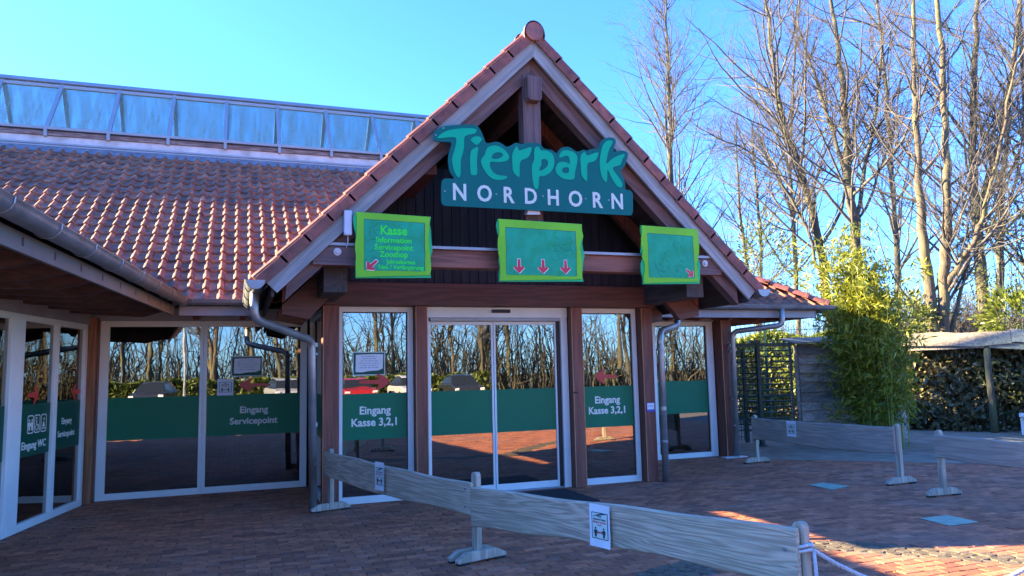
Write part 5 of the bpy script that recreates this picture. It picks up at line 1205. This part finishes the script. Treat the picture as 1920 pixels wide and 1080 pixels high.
# rustic shelter
sh = empty('rustic_shelter', (14.2, 3.2, 0), label='low rustic timber shelter with a wavy-edged fascia plank', cat='shelter')
S0 = GZ(1688, 808)*[1, 1, 0]; S1 = GZ(1865, 812)*[1, 1, 0]; sdv = S1-S0; sdv /= np.linalg.norm(sdv); S2 = S1+sdv*1.9; sbk = np.array([-sdv[1], sdv[0], 0.]); sbk = sbk if sbk@CF > 0 else -sbk
def wave_plank(a, b, z0, z1, th, seed, amp, out):
    n = 24; V = []; r0 = random.Random(seed); ph = r0.uniform(0, 6)
    for k in range(n+1):
        t = k/n; p = a+(b-a)*t; w1_ = amp*math.sin(t*7+ph)+amp*.4*math.sin(t*19+ph); w0_ = amp*1.3*math.sin(t*6+ph+1)+amp*.4*math.sin(t*15)
        V += [p+[0, 0, z0+w0_], p+[0, 0, z1+w1_], p+out*th+[0, 0, z1+w1_], p+out*th+[0, 0, z0+w0_]]
    return MB().add(V, [(k*4+j, k*4+(j+1) % 4, (k+1)*4+(j+1) % 4, (k+1)*4+j) for k in range(n) for j in range(4)]+[(0, 1, 2, 3), (n*4+3, n*4+2, n*4+1, n*4)])
zS = 1.93
mid = S0+(S2-S0)*.62
wave_plank(S0-sdv*.15, mid+sdv*.02, zS+.03, zS+.33, .05, 2, .020, sbk).build('fascia_plank', 'old_plank', sh)
wave_plank(mid+sdv*.0, S2, zS+.05, zS+.33, .05, 4, .020, sbk).build('fascia_plank', 'old_plank', sh)
wave_plank(S0-sdv*.1+sbk*.06, S2+sbk*.06, zS-.08, zS+.05, .05, 6, .03, sbk).build('under_plank', 'old_plank', sh)
for k in range(4):
    a = S0-sdv*.1+sbk*(.12+k*.19); b = S2+sbk*(.12+k*.19); MB().prism([a+[0, 0, zS+.20-k*.01], b+[0, 0, zS+.20-k*.01], b+sbk*.185+[0, 0, zS+.20-k*.01], a+sbk*.185+[0, 0, zS+.20-k*.01]], (0, 0, .03)).build('roof_plank', 'old_plank', sh)
for q in (S0+sdv*.75+sbk*.9, S1+sbk*.12, S2+sbk*.2, S0+sbk*1.7+sdv*.2):
    mb = MB(); mb.tube([q+[0, 0, 0], q+[.02, .01, .7], q+[-.02, 0, 1.4], q+[0, 0, zS+.15]], [.085, .075, .07, .075], 9); mb.build('post', 'bark', sh, smooth=True)
MB().beam(S0+sdv*.1+sbk*.5+[0, 0, zS-.1], S0+sdv*1.3+sbk*1.2+[0, 0, zS-.12], .14, .2).build('cross_beam', 'old_plank', sh)
wb = empty('white_table', GZ(1935, 818)*[1, 1, 0], label='white table end with a square leg beside the dark hedge', cat='table')
w0 = GZ(1920, 817)*[1, 1, 0]; MB().beam(w0+[0, 0, .02], w0+[0, 0, .40], .07, .07, up=sdv).build('leg', 'white_paint', wb, bevel=.004)
w9 = w0+sdv*1.1; MB().beam(w9+[0, 0, .02], w9+[0, 0, .40], .07, .07, up=sdv).build('leg', 'white_paint', wb, bevel=.004)
MB().beam(w0-sdv*.05+[0, 0, .435], w9+sdv*.05+[0, 0, .435], .40, .06).build('top', 'white_paint', wb, bevel=.005)

# ================================================================== ACROSS THE FORECOURT (mirrored in the glass)
def copy_tree(src, loc, rz, sc, label):
    r = bpy.data.objects.new(src.name.split('.')[0], None); COL.objects.link(r); r.location = loc; r.rotation_euler.z = rz; r.scale = (sc,)*3; r.empty_display_size = .2
    tag(r, label, 'tree', 'bare trees across the car park')
    for ch in src.children:
        c = ch.copy(); COL.objects.link(c); c.parent = r
srcs = [o for o in list(COL.objects) if o.name.startswith('bare_tree') and o.type == 'EMPTY']
rg = np.random.default_rng(21)
for k in range(28):
    x = -34+k*2.6+rg.normal(0, 1.0); y = -43-rg.uniform(0, 10)
    copy_tree(srcs[(k*3) % len(srcs)], (x, y, 0), rg.uniform(0, 6.28), rg.uniform(.8, 1.05), 'bare tree in the belt across the car park, mirrored in the glass')
rb = Twigs()
for k in range(1700):
    p = np.array([rg.uniform(-45, 50), rg.uniform(-62, -48), 0]); L_ = rg.uniform(2, 11)*rg.uniform(.5, 1.25); d = np.array([rg.normal(0, .16), rg.normal(0, .16), 1.]); P = [p]
    for i in range(4): d = d+rg.normal(0, .14, 3); P.append(P[-1]+d/np.linalg.norm(d)*L_/4)
    rb.tube(P, np.linspace(.07, .015, 5), 3)
    for s in range(3):
        q = P[rg.integers(1, 4)]; dd = rg.normal(size=3); dd[2] = abs(dd[2])+.2; dd /= np.linalg.norm(dd); rb.tube([q, q+dd*1.0, q+dd*1.9+rg.normal(0, .2, 3)], [.03, .02, .01], 3)
me = rb.mesh('far_wood', 'bark'); o = bpy.data.objects.new('far_wood', me); COL.objects.link(o); tag(o, 'distant leafless wood across the car park, mirrored in the glass', 'wood', kind='stuff')
hedge('hedge', (16, -43.5), (-14, -43.5), 1.3, 1.5, 13000, .30, 'hedge_leaf', 44, 'clipped green hedge across the car park, mirrored in the glass', tone=(.0, .55))
def car(x, y, rz, paint, label):
    t = empty('parked_car', (0, 0, 0), label=label, cat='car', group='cars parked across the forecourt')
    low = [(-2.05, .28), (2.05, .28), (2.12, .55), (2.0, .78), (1.15, .92), (-1.75, .95), (-2.08, .86), (-2.12, .5)]
    top = [(1.12, .92), (.45, 1.40), (-.2, 1.47), (-1.25, 1.42), (-1.85, .95)]
    def ext(P, w, w2=None):
        w2 = w2 or w; n = len(P); V = []
        for s in (-1, 1): V += [(px, s*(w if pz < 1.0 else w2), pz) for px, pz in P]
        return MB().add(V, [tuple(range(n-1, -1, -1)), tuple(range(n, 2*n))]+[(i, (i+1) % n, (i+1) % n+n, i+n) for i in range(n)])
    body = ext(low, .86).build('body', paint, t, bevel=.06); ext(top, .80, .62).build('cabin', 'car_glass', t, bevel=.03)
    ext([(.45, 1.405), (-.2, 1.475), (-1.28, 1.425), (-1.25, 1.46), (-.2, 1.51), (.42, 1.44)], .62).build('roof', paint, t, bevel=.01)
    for wx in (-1.3, 1.32):
        for s in (-1, 1):
            wh = MB().tube([(wx, s*.70, .31), (wx, s*.885, .31)], .31, 18).build('wheel', 'tyre', t); MB().tube([(wx, s*.88, .31), (wx, s*.893, .31)], .2, 12).build('rim', 'alu_grey', wh)
    for s in (-1, 1): MB().box(2.02, 2.10, s*.72-.14, s*.72+.14, .60, .74).build('headlight', 'headlight', t, bevel=.02)
    t.location = (x, y, 0); t.rotation_euler.z = rz
for i, (x, pc, lb) in enumerate(((1.5, 'car_silver', 'silver car parked across the forecourt beside a red one'), (5.0, 'car_red', 'red car parked across the forecourt, mirrored in the sliding door'), (8.2, 'car_white', 'white car parked across the forecourt between the red and dark cars'), (11.2, 'car_dark', 'dark car parked across the forecourt, last of its row'), (-5.5, 'car_dark', 'dark car parked across the forecourt beside the grey shed'))):
    car(x, -33.5+(i % 2)*.4, math.pi/2+.05*(i-2), pc, lb)
lp = empty('lamp_post', (-3.2, -20, 0), label='slim grey lamp post with a flat cap, mirrored in the porch window', cat='lamp')
MB().tube([(-3.2, -20, 0), (-3.2, -20, 4.4)], [.07, .05], 10).build('mast', 'zinc_pipe', lp); MB().tube([(-3.2, -20, 4.38), (-3.2, -20, 4.46), (-3.2, -20, 4.52)], [.07, .30, .26], 14).build('cap', 'alu_grey', lp)
gs = empty('grey_shed', (-11, -36, 0), label='plain grey shed across the forecourt with a shallow roof', cat='shed')
box('wall', 'render_wall', gs, -16, -9.5, -39, -34, 0, 2.7, .01); MB().prism([(-16.3, -39.3, 2.7), (-9.2, -39.3, 2.7), (-9.2, -36.5, 3.5), (-16.3, -36.5, 3.5)], (0, 0, .1)).build('roof', 'fascia', gs); MB().prism([(-16.3, -33.7, 2.7), (-9.2, -33.7, 2.7), (-9.2, -36.5, 3.5), (-16.3, -36.5, 3.5)], (0, 0, .1)).build('roof', 'fascia', gs)
box('door', 'car_dark', gs, -12.2, -11.2, -33.99, -33.95, .0, 2.05, .005)
# ------------------------------------------------------------------ fallen leaves on the tiles
C_ = []
for k in range(70):
    x, s = random.uniform(-4.2, -.6), random.uniform(.5, 3.8); p = np.array([x, YE+s*math.cos(TP), ZE+s*math.sin(TP)])
    if main_ok(p): C_.append(p+np.array([0, -.02, .035]))
leaf_mesh('fallen_leaves', 'dead_leaf', np.array(C_), .035, 61, kind='stuff', label='small yellow leaves caught between the roof tiles', cat='leaves', aspect=1.4)
g_ = np.random.default_rng(8); C_ = np.stack([g_.uniform(-3.2, 8, 90), g_.uniform(-6, 1.6, 90), np.full(90, .008)], 1)
C_ = np.array([p for p in C_ if not (-.3 < p[0] < 4.5 and p[1] > -.1)])
leaf_mesh('leaf_litter', 'dead_leaf', C_, .028, 62, kind='stuff', label='scattered dry leaf crumbs on the brick paving', cat='leaves', aspect=1.5, nrm=(0, 0, 4), spread=.4)
